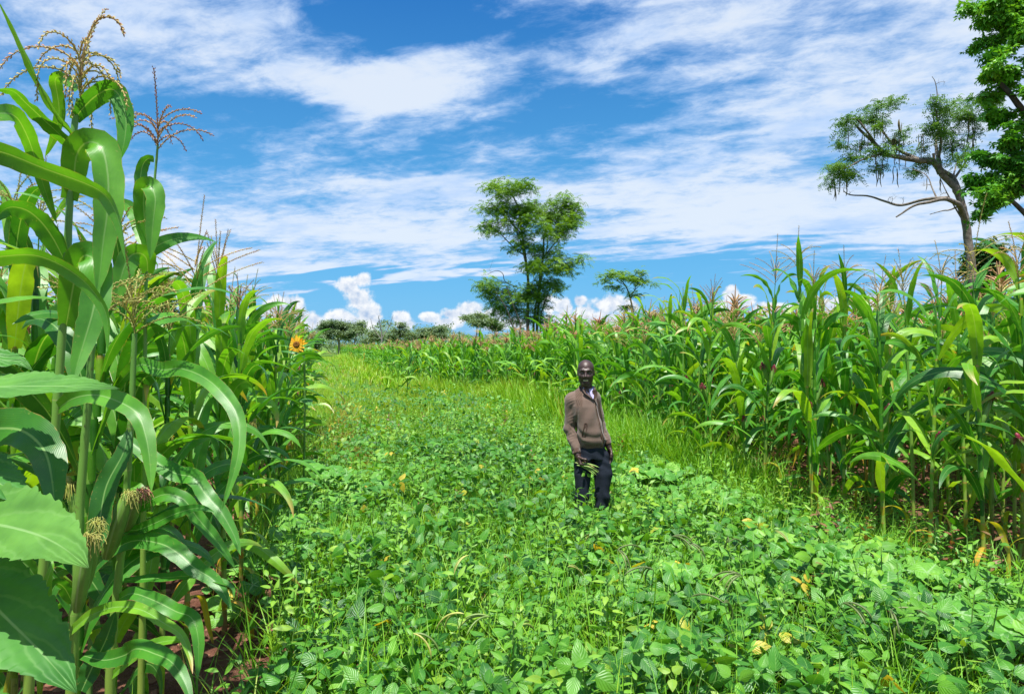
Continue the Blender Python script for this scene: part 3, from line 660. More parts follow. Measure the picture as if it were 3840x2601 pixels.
def squash():
    r = np.random.default_rng(62); ts = []
    N = 30000; X = r.uniform(-3.5, 5, N); Y = r.uniform(2.6, 10.5, N)
    ok = in_view(X, Y, .3) & (X > xl(Y)-.25) & (X < xr(Y)+.25) & (r.random(N) < squashy(X, Y)*.62*np.where(X > 0, 1, .62)); X, Y = X[ok], Y[ok]; n = len(X)
    # keep the leaves apart a little
    cell = np.floor(X/.10).astype(int)*9973+np.floor(Y/.10).astype(int); _, ui = np.unique(cell, return_index=True); X, Y = X[ui], Y[ui]; n = len(X)
    hh = np.maximum(canopy(X, Y)*.95, .07); z = gz(X, Y)+hh*r.uniform(.55, 1.05, n)+.03; j = r.integers(0, 5, n); v = np.clip(r.normal(.5, .22, n), 0, .92); v[r.random(n) < .004] = 1
    for q in range(5):
        for near in (0, 1):
            m = (j == q) & ((Y < 5) == (near == 0))
            if m.any(): ts.append(scatter(squash_leaf(700+q, near), np.stack([X[m], Y[m], z[m]], 1), tilt_frames(r, m.sum(), .28), r.uniform(.6, 1.25, m.sum()), v[m]))
    tag(put('squash_vines', mesh_of('squash_vines', merge(ts), [M_squash, M_stem])), 'broad lobed squash leaves trailing low at the edges of the bean strip', 'squash vines', kind='stuff')
squash()
def tuft(seed, nb, n, h, w, spread):
    r = np.random.default_rng(seed); t = T()
    for k in range(nb):
        L = h*r.uniform(.55, 1.1); th0 = R(90)-spread*r.uniform(.1, 1); dr = r.uniform(.2, 1.5); s = np.linspace(0, 1, n); th = th0-dr*s**1.5; ds = L/(n-1)
        hh = np.concatenate([[0], np.cumsum(np.cos(th[:-1])*ds)]); z = np.concatenate([[0], np.cumsum(np.sin(th[:-1])*ds)])
        M = rotz(r.uniform(0, 6.28)); p = np.stack([hh, 0*hh, z], 1)@M.T+np.array([*r.normal(0, .02, 2), 0])
        ribbon(p, np.interp(s, [0,.3,1], [.8,1,.03])*w*r.uniform(.7,1.2), np.tile(M@np.array([0,1.,0]), (n, 1)), 3 if n > 4 else 2, .3, var=0, t=t)
    return t.fin()
def grass():
    r = np.random.default_rng(63); ts = []
    TF = {0: [tuft(800+k, 7, 7, .56, .009, .8) for k in range(4)], 1: [tuft(810+k, 9, 5, .45, .009, .6) for k in range(4)], 2: [tuft(820+k, 9, 3, .45, .016, .6) for k in range(3)], 3: [tuft(830+k, 8, 3, .5, .05, .7) for k in range(3)]}
    for lod, y0, y1, dn in ((0, 2.4, 5, 200), (1, 5, 11, 190), (2, 11, 26, 90), (3, 26, 95, 5.5)):
        wmax = .77*y1+1; N = int(dn*(y1-y0)*2*wmax); X = r.uniform(-wmax, wmax, N); Y = r.uniform(y0, y1, N)
        left = np.where(Y < 14.5, xl(Y)-.1, xl(Y)-8-Y*.1); ok = in_view(X, Y, .4) & (X > left) & (X < xr(Y)+.5)
        dr = xr(Y)-X; tall = np.exp(-((dr-.1)/.9)**2)*np.clip((Y-7)/2, 0, 1)
        pd = np.clip(.25+fbm(X*1.2, Y*1.2, 3, 55)*.9-.2, 0, 1)*np.where((dr < 0) & (Y < 7), .35, 1)+tall*.7
        pd *= 1-.6*squashy(X, Y)*(Y < 9)
        pd *= np.where(Y < 6, np.clip((X-xl(Y))/.6, .12, 1), 1); pd += .5*((Y > 7) & (np.abs(X-xl(Y)-.3) < .45))
        ok &= r.random(N) < pd; X, Y, tall = X[ok], Y[ok], tall[ok]; n = len(X); j = r.integers(0, len(TF[lod]), n)
        sc = r.uniform(.55, 1.05, n)*np.where(Y < 8, 1.25, 1)*(1+1.5*tall)*np.where(Y > 20, .75, 1); yel = np.clip((Y-9)/14, 0, 1)*.30
        v = np.clip(r.normal(.42, .18, n)+yel-.0*tall, 0, .93)
        red = np.exp(-(((X-(xl(Y)+.75))/.35)**2))*((Y > 9.5) & (Y < 19)); rb = r.random(n) < red*.75+.02*(Y > 11); v[rb] = r.uniform(.95, 1, rb.sum())
        z = gz(X, Y)+.02
        for q in range(len(TF[lod])):
            m = j == q; ts.append(scatter(TF[lod][q], np.stack([X[m], Y[m], z[m]], 1), tilt_frames(r, m.sum(), .12, (0,0)), sc[m], v[m]))
    tag(put('grass', mesh_of('grass', merge([t for t in ts if t]), [M_grass])), 'green grass blades among the crops and down the path', 'grass', kind='stuff')
grass()
def weed(seed, red, lod):
    r = np.random.default_rng(seed); t = T(); h = .34; n = 9 if lod == 0 else 6
    st = spline([[0,0,0],[.01,.01,h*.5],[.02*r.normal(),.02*r.normal(),h]], 6); tube(st, np.linspace(.003,.0015,6), 4, mat=1, t=t, cap=False)
    for k in range(n*2):
        f = (k+1)/(n*2); p = st[int(f*5)]; p = p.copy(); p[2] = f*h
        leaflet(.075*(1.15-.6*f), .026*(1.15-.5*f), 5 if lod == 0 else 3, 3, .25, r.uniform(.3,1.2), LA, r, 0, p, k*2.4+r.normal(0,.3), r.uniform(.1,.9), r.normal(0,.3), t)
    return t.fin()
def weeds():
    r = np.random.default_rng(64); ts = []
    W = [weed(900+k, 0, k > 3) for k in range(7)]; N = 42000
    X = r.uniform(-6, 12, N); Y = r.uniform(2.8, 14, N); dr = xr(Y)-X; dl = X-xl(Y)
    pd = np.exp(-((dr+.15)/.7)**2)*.9+(dr < -.3)*.16*np.exp(dr*.5)+.28*(dl > 0)*(dr > 0)+(np.abs(dl) < .4)*.10+(dr < .1)*(dr > -3)*.30
    pd *= np.where(fbm(X*1.4, Y*1.4, 2, 91) > .42, 1, .25); pd[(X < 0) & (dl < -.1)] *= .1; pd *= np.where((np.hypot(X-3.45, (Y-5.1)*1.6) < .75) | (np.hypot((X-2.55)*.7, (Y-8.2)*1.3) < .6), .22, 1)
    ok = in_view(X, Y, .3) & (r.random(N) < pd*np.where(Y < 8, .62, .45)) & (X > xl(Y)-.6) & ((dl > .35) | (Y > 6.5)); X, Y = X[ok], Y[ok]; n = len(X)
    v = np.clip(r.normal(.55, .16, n), 0, .84); rd = r.random(n) < .025+.35*((np.hypot(X-2.9, Y-5.1) < .8)); v[rd] = r.uniform(.9, 1, rd.sum()); j = r.integers(0, 4, n)+np.where(Y > 7, 3, 0)
    for q in range(7):
        m = j == q
        if m.any(): ts.append(scatter(W[q], np.stack([X[m], Y[m], gz(X[m], Y[m])], 1), tilt_frames(r, m.sum(), .15, (0,0)), r.uniform(.55, 1.3, m.sum())*np.where((xr(Y[m])-X[m] > .3) & (X[m]-xl(Y[m]) > .3), 1.45, 1), v[m]))
    tag(put('weeds', mesh_of('weeds', merge(ts), [M_weed, M_stem])), 'small leafy weeds, some dark red, under the maize edge', 'weeds', kind='stuff')
weeds()
print('cover', round(time.time()-T0, 1))
# ------------------------------------------------------------------ trees
def spray_feather(seed, L=.34, pairs=6, w=.045, ll=.13):
    r = np.random.default_rng(seed); t = T(); s = np.linspace(0, 1, pairs+1)
    p = np.stack([s*L, 0*s, .03*np.sin(s*3)-.35*L*s**2], 1)
    for i in range(1, pairs+1):
        for sg in (-1, 1):
            a = sg*R(58)+r.normal(0, .12); l = ll*(1-.35*s[i])*r.uniform(.85, 1.1); d = np.array([math.cos(a), math.sin(a), r.normal(-.25, .15)]); o = np.array([-math.sin(a), math.cos(a), r.normal(0,.3)])*w*.5
            q = p[i]; t.add(np.array([q, q+d*l*.45+o, q+d*l, q+d*l*.45-o]), [[0,1,2,3]], [[0,0,0],[1,.5,0],[.5,1,0],[0,.5,0]])
    return t.fin()
def rosette(seed, L=.13, n=7, w=.055):
    r = np.random.default_rng(seed); t = T()
    for k in range(n):
        a = k*6.283/n+r.normal(0,.2); z = r.uniform(-.5,.3); d = nrm(np.array([math.cos(a), math.sin(a), z])); o = np.array([-math.sin(a), math.cos(a), r.normal(0,.3)])*w*.5; l = L*r.uniform(.8,1.15); dn = np.array([0,0,-.018])
        t.add(np.array([d*l*.12, d*l*.5+o, d*l+dn*2, d*l*.5-o, d*l*.55+dn*.6]), [[0,1,4],[1,2,4],[2,3,4],[3,0,4]], [[.5,0,0],[1,.5,0],[.5,1,0],[0,.5,0],[.5,.5,0]])
    return t.fin()
def clump(seed, L=.3, n=6, w=.16):
    r = np.random.default_rng(seed); t = T()
    for k in range(n):
        c = r.normal(0, .5*L, 3)*[1,1,.5]; d = nrm(r.normal(0, 1, 3)*[1,1,.5]); o = nrm(np.cross(d, r.normal(0,1,3)+[0,0,2])); l = L*r.uniform(.5,.9)
        t.add(np.array([c, c+d*l*.5+o*w*.5, c+d*l, c+d*l*.5-o*w*.5]), [[0,1,2,3]], [[0,0,0],[1,.5,0],[.5,1,0],[0,.5,0]])
    return t.fin()
BARK = {}
def bark(name, col):
    if name not in BARK: BARK[name] = plain_mat(name, col, .9, .2, scale=14, bump=.6, amount=.4)
    return BARK[name]
TG = lambda a, b, c: [(0, a), (.55, b), (1, c)]
def tree(name, label, D, base_px, limbs, clusters, sprays, leafmat, barkmat, seed, per=9, lpt=10, twig=.022, size=1.0, depth=.8, lift=0, tilt=.5, group=None, bare=(), cat='tree', thin=1.0, jit=.16):
    """limbs: [(r0, r1, [(px,py[,dY])...])], clusters: (px,py,rx,ry[,dY]) all read at distance D"""
    r = np.random.default_rng(seed); W = lambda px, py, dy=0: np.array([(px-CX)/F*D, D+dy, H-(py-HOR)/F*D])
    bx, bz = base_px, 0.0; org = np.array([(bx-CX)/F*D, D, 0.0]); sc = D/F
    bt = T(); nodes = []; nr = []
    for r0, r1, pl in limbs:
        p = spline([W(*q) for q in pl], max(6, len(pl)*5)) - org
        rr = np.linspace(r0, r1, len(p)); wob = np.cumsum(r.normal(0, 1, p.shape), 0)*r1*.12; wob -= np.linspace(0, 1, len(p))[:, None]*wob[-1]; p = p+wob
        tube(p, rr, 7 if r0 > .04 else 5, t=bt, cap=False); nodes += list(p); nr += list(rr)
    def grow(clist, leafy):
        nonlocal nodes, nr
        att = []; 
        for c in clist:
            n = max(2, int(per*thin*(c[2]*c[3])/(40*40)*1.0+2)); dy = c[4] if len(c) > 4 else r.normal(0, depth*.5)
            v = nrm(r.normal(0, 1, (n, 3)))*(r.random((n, 1))**.45)
            ctr = W(c[0], c[1], dy)-org; att.append(ctr+v*np.array([c[2]*sc, max(c[2], c[3])*sc*.9, c[3]*sc]))
        att = np.concatenate(att); N0 = np.array(nodes); dd = np.linalg.norm(att[:, None]-N0[None], axis=2).min(1); att = att[np.argsort(dd)]
        ends = []
        for a in att:
            Nn = np.array(nodes); d = a-Nn; dist = np.linalg.norm(d, axis=1)+.35*np.maximum(0, -d[:, 2]); k = int(np.argmin(dist)); b = Nn[k]; L = np.linalg.norm(a-b)
            if L < 1e-3: continue
            mid = (a+b)/2+np.array([*r.normal(0, .10*L, 2), .12*L]); p = spline([b, mid, a], 6); p[1:-1] += r.normal(0, .02*L, (4, 3))
            r0 = min(nr[k]*.75, twig*(1+L*.5)); tube(p, np.linspace(r0, r0*.35, 6), 4, t=bt, cap=False)
            nodes += list(p[2:]); nr += list(np.linspace(r0, r0*.35, 6)[2:]); ends.append(p)
            if not leafy:
                for _ in range(4):
                    q = p[r.integers(2, 6)]; e = q+nrm(r.normal(0, 1, 3)+[0,0,.3])*L*r.uniform(.3,.6)+0; tube(spline([q, (q+e)/2+r.normal(0,.03*L,3), e], 4), np.linspace(r0*.35, r0*.15, 4), 3, t=bt, cap=False)
        return ends
    ends = grow(clusters, True) if len(clusters) else []
    leaves = None
    if ends:
        pos = []; fr = []; 
        for p in ends:
            n = max(1, r.poisson(lpt)); i = r.uniform(1.5, 5, n); k = np.minimum(i.astype(int), 4); f = (i-k)[:, None]
            pos.append(p[k]*(1-f)+p[k+1]*f+r.normal(0, jit*size, (n, 3))*[1,1,.55])
        pos = np.concatenate(pos); M = tilt_frames(r, len(pos), tilt, (0, 0)); ts = []; j = r.integers(0, len(sprays), len(pos))
        pv = np.clip(.5+.9*(fbm(pos[:, 0]/size*.9+50, pos[:, 2]/size*.9+pos[:, 1]/size*.5, 2, seed)-.5)+r.normal(0, .16, len(pos)), 0, 1)
        for q in range(len(sprays)):
            m = j == q
            if m.any(): ts.append(scatter(sprays[q], pos[m], M[m], size*r.uniform(.7, 1.2, m.sum()), pv[m]))
        leaves = merge(ts)
    if len(bare): grow(bare, False)
    o = thing(name, label, cat, tuple(org+[0,0,lift]), 0, group)
    part('trunk', bt, [barkmat], o)
    if leaves is not None: part('crown', leaves, [leafmat], o)
    return o, nodes
def tm(name, stops, trans=.3, rough=.5): return leaf_mat(name, stops, rough=rough, trans=trans, tcol=(1.5,1.35,.4), spec=.35, noise_amt=0)
ML_mid = tm('feathery_leaves', TG((.07,.17,.025), (.14,.29,.03), (.24,.40,.04)), .34)
ML_pod = tm('pod_tree_leaves', TG((.048,.135,.036), (.095,.225,.048), (.17,.32,.065)))
ML_big = tm('broad_tree_leaves', TG((.035,.17,.022), (.095,.31,.028), (.20,.45,.04)), .28, .4)
ML_far = tm('far_tree_leaves', TG((.10,.17,.09), (.145,.225,.10), (.20,.28,.12)), .25)  # slight distance haze put into the leaf colour as a bluish grey shift
c7 = lambda L: [(1000+a/1.549, 600+b/1.549, *rest) for a, b, *rest in L]
c6 = lambda L: [(2900+a/1.431, b/1.431, *rest) for a, b, *rest in L]
# tall feathery tree in the middle
mid_l = [(.13,.04,[(1984,1310),(1980,1260),(1978,1180),(1980,1060),(1970,960),(1955,860),(1940,770),(1900,700)]),
 (.10,.035,[(2012,1310,.8),(2015,1240,.8),(2020,1150,.7),(2030,1040,.6),(2040,940,.5),(2045,870,.4),(2090,800,.3),(2130,740,0)]),
 (.08,.03,[(2000,1300,.6),(2004,1200,1.2),(2020,1080,1.4),(2035,980,1.6),(2060,900,2),(2040,800,2)]),
 (.05,.02,[(1970,960),(1930,930),(1880,880),(1830,840)]),(.05,.02,[(1960,880),(1900,820),(1850,770),(1820,760)]),(.05,.02,[(1975,1010),(1950,900),(1900,800),(1860,720)]),
 (.05,.02,[(2040,960,.5),(2090,900,.3),(2140,850,0)]),(.04,.015,[(2035,1010,.6),(2110,990,0),(2180,978,-.3)]),(.04,.02,[(1955,860),(1990,800),(2010,750)]),
 (.035,.012,[(1980,1090),(1900,1060),(1885,1025),(1860,1015),(1825,1030)]),(.045,.02,[(1982,1130),(1930,1110),(1880,1095),(1830,1085)]),
 (.06,.02,[(1960,1310,-.8),(1925,1230,-1),(1900,1160,-1.2),(1860,1100,-1.4)]),(.05,.02,[(1940,1310,-.8),(1950,1220,-1),(1925,1150,-1.2),(1900,1080,-1.3)]),(.05,.02,[(2030,1300,.4),(2030,1180,.4),(2060,1090,.3),(2075,1050,.2)])]
mid_c = [(1880,720,60,36),(1950,710,60,36),(1840,692,32,22),(1900,780,80,36),(1830,790,45,22),(1820,850,35,26),(1880,850,60,30),(1960,800,60,46),(2010,765,42,34),(2060,800,56,52),(2110,765,56,44),(2155,790,32,46),(2100,840,66,36),(2150,835,32,34),
 (2010,860,46,46),(2080,890,55,26),(1960,880,38,36),(1940,930,36,20),(2030,950,46,40),(2090,960,46,30),(2130,990,46,22),(2185,980,38,9),(2060,1010,54,36),(2140,1022,36,16),(1985,1000,32,22),(2070,1060,42,32),(2090,1085,24,22),
 (2020,1090,46,44),(1970,1110,46,46),(1920,1100,46,40),(1860,1080,46,32),(1820,1070,36,36),(1850,1120,46,32),(1880,1160,46,32),(1930,1160,46,36),(1900,1195,28,18),(2030,1145,28,46),(2010,1190,36,36),(1960,1210,22,18),(2040,1200,18,18),(1990,930,30,30),(2010,1010,36,30)]
SF = [spray_feather(31+k, .52, 6, .07, .20) for k in range(4)]
tree('feathery_tree', 'tall feathery tree with several trunks standing alone beyond the right field', 45, 1984, mid_l, mid_c, SF, ML_mid, bark('grey_bark', (.10,.085,.07)), 71, per=19, lpt=9.5, twig=.016, size=.80, depth=1.2, tilt=.55, jit=.30, bare=[(1845,975,45,26),(1760,1095,26,14),(1815,1000,26,22),(1740,1090,16,8),(1810,1085,30,10)])
tree('small_tree', 'small sparse tree with level sprays just right of the tall feathery tree', 42, 2388, [(.07,.03,[(2388,1320),(2378,1200),(2366,1130),(2350,1080),(2325,1045)]),(.03,.012,[(2360,1110),(2400,1070),(2435,1055)]),(.025,.01,[(2345,1070),(2300,1045),(2265,1025)]),(.03,.01,[(2366,1120),(2390,1060),(2402,1015)])],
 [(2285,1028,46,9),(2262,1056,26,7),(2330,1048,42,14),(2380,1052,36,24),(2400,1022,24,12),(2432,1062,28,8),(2370,1102,32,11),(2355,1155,16,16),(2305,1078,36,9),(2342,1020,24,9)], [spray_feather(41+k, .42, 6, .06, .17) for k in range(3)], ML_mid, BARK['grey_bark'], 72, per=22, lpt=11, twig=.018, size=.9, depth=.7, tilt=.3)
# old tree with hanging pods
pl = [(.115,.065,c6([(1100,1900),(1085,1600),(1065,1400),(1035,1200),(1000,1080),(955,990),(900,930)])),(.085,.022,c6([(900,930),(860,870),(790,860),(700,845),(600,820),(540,760),(470,700),(430,660)])),
 (.045,.012,c6([(790,860,),(720,790,.3),(690,720,.5),(640,650,.5),(620,590,.5)])),(.06,.018,c6([(900,930),(930,830,.3),(960,760,.6),(990,690,.8),(1010,600,.8)])),(.035,.012,c6([(930,830,.3),(900,760,0),(860,690,-.2),(830,620,-.3)])),
 (.07,.03,c6([(1010,1060),(1030,940,.4),(1000,900,.5),(940,860,.5),(930,790,.5)])),(.035,.010,c6([(1030,940,.4),(1080,880,.5),(1105,840,.5),(1105,790,.5),(1125,750,.5)])),(.035,.01,c6([(1025,1100),(1060,930,.6),(1110,850,.9),(1140,800,1)])),
 (.075,.016,c6([(1030,1190),(960,1125,-.3),(900,1110,-.5),(800,1105,-.8),(700,1130,-1),(620,1150,-1),(530,1207,-1)])),(.04,.010,c6([(820,1100,-.8),(740,1095,-.5),(660,1110,-.2),(600,1080,0),(530,1040,.2),(450,1030,.3),(410,1010,.3)])),(.022,.008,c6([(950,1120,-.3),(900,1140,-.3),(850,1148,-.4),(770,1172,-.5)])),
 (.03,.012,c6([(600,820),(520,850,-.3),(430,880,-.4),(330,930,-.5),(270,940,-.5)])),(.02,.006,c6([(980,650,.8),(945,570,.6),(950,480,.5),(940,400,.5),(922,366,.5)])),(.012,.005,c6([(945,575,.6),(900,540,.4),(885,480,.3)])),(.012,.005,c6([(945,560,.6),(1000,540,.8),(1040,500,.9)])),(.012,.004,c6([(950,480,.5),(975,450,.6)])),
 (.02,.006,c6([(790,1090,-.6),(795,1030,-.4),(790,950,-.2),(720,900,0)])),(.02,.008,c6([(985,1190,-.2),(910,1060,-.2),(880,960,-.1)])),(.03,.01,c6([(540,760),(460,720,-.3),(400,670,-.4),(340,680,-.5)]))]
pc = [(*q,) for q in [(c[0], c[1], c[2]/1.431, c[3]/1.431) for c in c6([(340,680,34,26),(420,650,36,16),(400,695,44,22),(520,590,52,24),(620,575,46,20),(540,640,60,32),(520,700,34,34),(430,740,34,24),(470,790,50,24),(550,830,80,28),(430,860,70,24),(300,920,52,28),(340,960,70,28),(260,930,34,24),(440,930,52,34),(300,990,34,24),
 (590,890,44,24),(660,760,44,32),(700,700,26,20),(800,580,34,34),(860,600,52,28),(900,640,52,42),(800,690,44,24),(850,730,44,24),(820,790,34,24),(960,700,52,42),(1020,620,52,50),(1080,540,42,24),(1120,580,34,42),(1060,650,42,42),(1090,720,26,24),(1000,780,52,32),(960,860,42,32),(1020,830,34,24),(800,900,34,34),(930,920,26,24),(830,860,42,24)])]]
o, nd = tree('pod_tree', 'old leaning tree with bare lower limbs and long hanging seed pods', 16, 3672, pl, pc, [spray_feather(51+k, .20, 5, .030, .075) for k in range(4)], ML_pod, bark('weathered_bark', (.17,.145,.12)), 73, per=19, lpt=9.5, twig=.008, size=.42*1.9, depth=.6, tilt=.6, thin=1.0, jit=.10,
 bare=[(a, b, c/1.431, d/1.431) for a, b, c, d in c6([(640,1040,60,50),(720,1000,50,60),(560,1110,50,30),(800,960,50,50),(860,1060,40,30),(1080,900,40,50),(1000,460,30,30),(880,430,25,40),(480,980,40,30),(590,1165,50,20),(450,1010,40,20),(900,520,30,30),(960,430,20,30),(1000,520,40,20),(700,900,60,30),(560,1000,30,30),(1110,780,25,30),(760,700,60,40),(700,640,40,30),(1140,820,30,20)])])
for ob in [o]:
    r = np.random.default_rng(8); N0 = np.array(nd); rz = N0[:, 2] > 4.3; N0 = N0[rz]
    M_pod = plain_mat('seed_pod', (.16,.13,.06), .7, .3, scale=6)
    pm = [mesh_of('pod', tube(spline([[0,0,0],[.02,0,-.12],[.012,.015,-.27],[.04,.01,-.40]], 9), [.002,.007,.010,.011,.010,.011,.010,.007,.003], 5), [M_pod]) for k in range(2)]
    org = np.array(o.location); tgt = []
    for x, y, n in [(580,660,10),(620,690,9),(600,740,7),(650,640,7),(690,760,7),(440,750,5),(470,780,4),(600,880,5),(660,860,4),(820,960,3),(350,1020,3),(330,950,5),(1060,680,7),(1110,650,7),(1140,600,5),(820,780,4),(1000,750,5)]:
        w = P(2900+x/1.431, y/1.431, 16)-org
        for k in range(n):
            q = w+r.normal(0, .14, 3); i = int(np.argmin(np.linalg.norm((N0-q)*[1,.5,1], axis=1))); p = N0[i]
            put('pod', pm[k % 2], o, tuple(p+r.normal(0, .012, 3)*[1,1,0]), r.uniform(0, 6.28), r.uniform(.7, 1.15))
# dense tree at the right border
bl = [(.24,.16,[(4060,1700),(4040,1290),(4000,900),(3980,600)]),(.14,.05,[(3980,600),(4000,300),(3960,60),(3900,-250)]),(.08,.03,[(3990,780),(3900,700),(3800,620),(3740,590)]),(.08,.03,[(3985,640),(3880,480),(3790,360),(3720,290)]),(.07,.02,[(3990,400),(3900,220),(3800,120),(3720,60)]),(.07,.02,[(4010,950),(3900,860),(3800,760),(3720,700)]),(.05,.02,[(4000,880),(3860,740),(3790,560)]),(.09,.03,[(3980,500),(4150,300),(4300,200)]),(.08,.03,[(4010,800),(4200,700),(4350,600)]),(.06,.02,[(3985,620),(3900,600),(3800,590)])]
bc = [(c[0], c[1], c[2]/1.431, c[3]/1.431) for c in c6([(1090,20,60,30),(1170,50,70,50),(1270,30,80,60),(1350,60,60,80),(1140,120,50,36),(1230,130,80,50),(1320,150,60,50),(1110,235,30,20),(1180,210,50,30),(1270,235,44,44),(1140,325,46,26),(1210,300,30,20),(1090,395,36,22),(1170,410,70,36),(1270,410,70,56),(1340,350,40,50),(1200,500,50,36),(1300,520,50,50),(1190,610,46,32),(1270,620,60,44),(1330,660,40,30),
 (1220,765,50,32),(1300,780,50,46),(1110,850,34,32),(1190,860,64,46),(1290,880,56,56),(1100,960,36,40),(1180,980,64,52),(1290,960,50,56),(1080,1050,30,30),(1170,1080,56,46),(1130,1145,36,24),(1240,1050,50,40),(1330,1000,30,40),(1240,700,30,14)])]
bc += [(x, y, 70, 60) for x, y in [(3920,40),(3930,300),(3920,480),(3940,660),(4050,100),(4080,400),(4180,620),(4250,250),(3950,-150),(3850,-160),(3780,-120),(4100,-200),(4000,-350),(4350,450)]]
tree('leafy_tree', 'dense bright green tree reaching in from the right border of the picture', 12, 4050, bl, bc, [rosette(61+k) for k in range(4)], ML_big, bark('dark_bark', (.075,.065,.055)), 74, per=16, lpt=7.5, twig=.010, size=.80, depth=.35, tilt=.6, jit=.08)
tree('bush', 'dark rounded bush behind the trunk of the pod tree', 19, 3700, [(.05,.02,[(3700,1400),(3705,1200),(3700,1000)])], [(3700,960,40,46),(3690,1040,44,46),(3730,1010,40,50),(3700,1100,50,50)], [rosette(66+k, .15) for k in range(3)], tm('dark_leaves', TG((.02,.07,.02), (.04,.12,.025), (.08,.19,.035))), bark('dark_bark', (.075,.065,.055)), 75, per=26, lpt=13, twig=.012, size=1.1, depth=.5, cat='bush')
# trees beyond the fields
CL = [clump(80+k, .36, 9, .15) for k in range(4)]
FAR = [('round_tree','wide round grey-green tree with a pale forked trunk at the end of the path',105,1262,[(.22,.08,[(1272,1330),(1272,1290),(1262,1262),(1235,1240)]),(.12,.05,[(1270,1285),(1290,1250),(1310,1225)]),(.1,.04,[(1268,1275),(1222,1262),(1200,1240)])],
   [(1215,1235,30,16),(1250,1215,40,16),(1290,1222,36,16),(1318,1240,24,16),(1220,1262,30,14),(1262,1250,36,14),(1300,1262,30,14)],(.32,.26,.20),10),
 ('flat_tree','narrower flat-topped tree touching the round one on its right',100,1340,[(.12,.05,[(1322,1330),(1330,1280),(1342,1240)])],[(1345,1222,28,12),(1330,1246,22,10),(1358,1240,18,10)],(.16,.13,.10),8),
 ('low_tree','low dark tree at the left end of the treeline above the sunflower',95,1160,[(.12,.05,[(1165,1330),(1160,1280)])],[(1150,1262,40,14),(1190,1270,34,14),(1120,1275,34,14),(1170,1295,44,16)],(.16,.13,.10),9),
 ('spreading_tree','spreading tree half hidden behind the bare tree',115,1410,[(.12,.05,[(1410,1330),(1405,1285),(1400,1260)])],[(1400,1258,32,14),(1440,1270,36,14),(1380,1280,26,12)],(.16,.13,.10),9),
 ('umbrella_tree','upright tree with an uneven top right of the bare tree',110,1500,[(.12,.05,[(1500,1330),(1500,1270),(1508,1225)])],[(1508,1222,14,12),(1495,1250,34,16),(1540,1262,30,14),(1470,1268,24,14),(1500,1285,44,14)],(.16,.13,.10),9),
 ('layered_tree','grey tinged flat layered tree at the right end of the far treeline',110,1625,[(.13,.05,[(1622,1330),(1625,1280),(1630,1240)]),(.08,.03,[(1625,1280),(1600,1250),(1580,1240)])],[(1600,1238,34,9),(1645,1232,36,10),(1620,1258,46,10),(1580,1262,22,9),(1660,1262,24,12)],(.22,.19,.16),9),
 ('domed_tree','flat domed tree peeping over the tassels left of the tall feathery tree',90,1790,[(.13,.05,[(1790,1330),(1788,1260),(1790,1215)])],[(1760,1198,28,9),(1800,1190,36,9),(1840,1210,34,12),(1862,1228,20,14),(1800,1215,40,10)],(.16,.13,.10),10),
 ('scrubby_tree','scrubby tree peeping over the maize right of the small sparse tree',85,2455,[(.1,.04,[(2460,1320),(2455,1250),(2450,1210)])],[(2440,1192,40,9),(2480,1205,40,12),(2520,1232,40,12),(2400,1215,30,12)],(.16,.13,.10),9),
 ('hidden_tree','dark tree half hidden behind the tassels of the left field',34,640,[(.13,.05,[(600,1400),(600,1250),(590,1120)]),(.08,.03,[(600,1250),(640,1130),(650,1060)])],[(560,1050,50,40),(610,1110,50,40),(560,1140,50,40),(520,1090,36,40),(470,1120,30,30),(625,1060,24,22),(600,1180,60,40)],(.12,.1,.08),6),
 ('distant_tree','distant tree glimpsed above the left field left of the spike tassel',100,860,[(.13,.05,[(860,1330),(860,1250)])],[(830,1240,50,14),(890,1246,50,14),(940,1240,30,12),(780,1255,40,14)],(.16,.13,.10),9)]
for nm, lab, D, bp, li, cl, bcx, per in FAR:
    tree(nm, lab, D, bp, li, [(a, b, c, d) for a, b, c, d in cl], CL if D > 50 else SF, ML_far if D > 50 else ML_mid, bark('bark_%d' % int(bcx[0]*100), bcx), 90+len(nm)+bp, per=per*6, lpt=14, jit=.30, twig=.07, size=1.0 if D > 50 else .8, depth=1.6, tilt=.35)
tree('bare_tree', 'leafless grey tree with fine branching standing in the far treeline', 100, 1430, [(.15,.05,[(1432,1330),(1432,1280),(1430,1240),(1420,1190)]),(.07,.02,[(1432,1270),(1460,1220),(1475,1180)]),(.07,.02,[(1432,1275),(1400,1230),(1390,1195)])], [], CL, ML_far, bark('pale_bark', (.23,.20,.19)), 95, per=150, twig=.06, depth=1.5, bare=[(1430,1175,34,18),(1395,1200,22,20),(1465,1195,24,22),(1430,1215,40,18)])
# the far wood: reads as one mass
def farwood():
    r = np.random.default_rng(99); N = 9000; X = r.uniform(-95, 80, N); Y = r.uniform(118, 150, N); px = CX+F*X/Y
    top = 3.3+3.0*fbm(X*.16, Y*.05, 3, 12); top = np.where(px > 1690, top*.75, top); z = r.random(N)**.7*top
    ts = []
    for q in range(4):
        m = r.integers(0, 4, N) == q; ts.append(scatter(CL[q], np.stack([X[m], Y[m], z[m]], 1), tilt_frames(r, m.sum(), .4), r.uniform(1.2, 2.2, m.sum()), np.clip(r.normal(.35, .2, m.sum()), 0, 1)))
    tag(put('far_wood', mesh_of('far_wood', merge(ts), [ML_far])), 'low wood along the horizon beyond the fields', 'wood', kind='stuff')
farwood()
print('trees', round(time.time()-T0, 1))
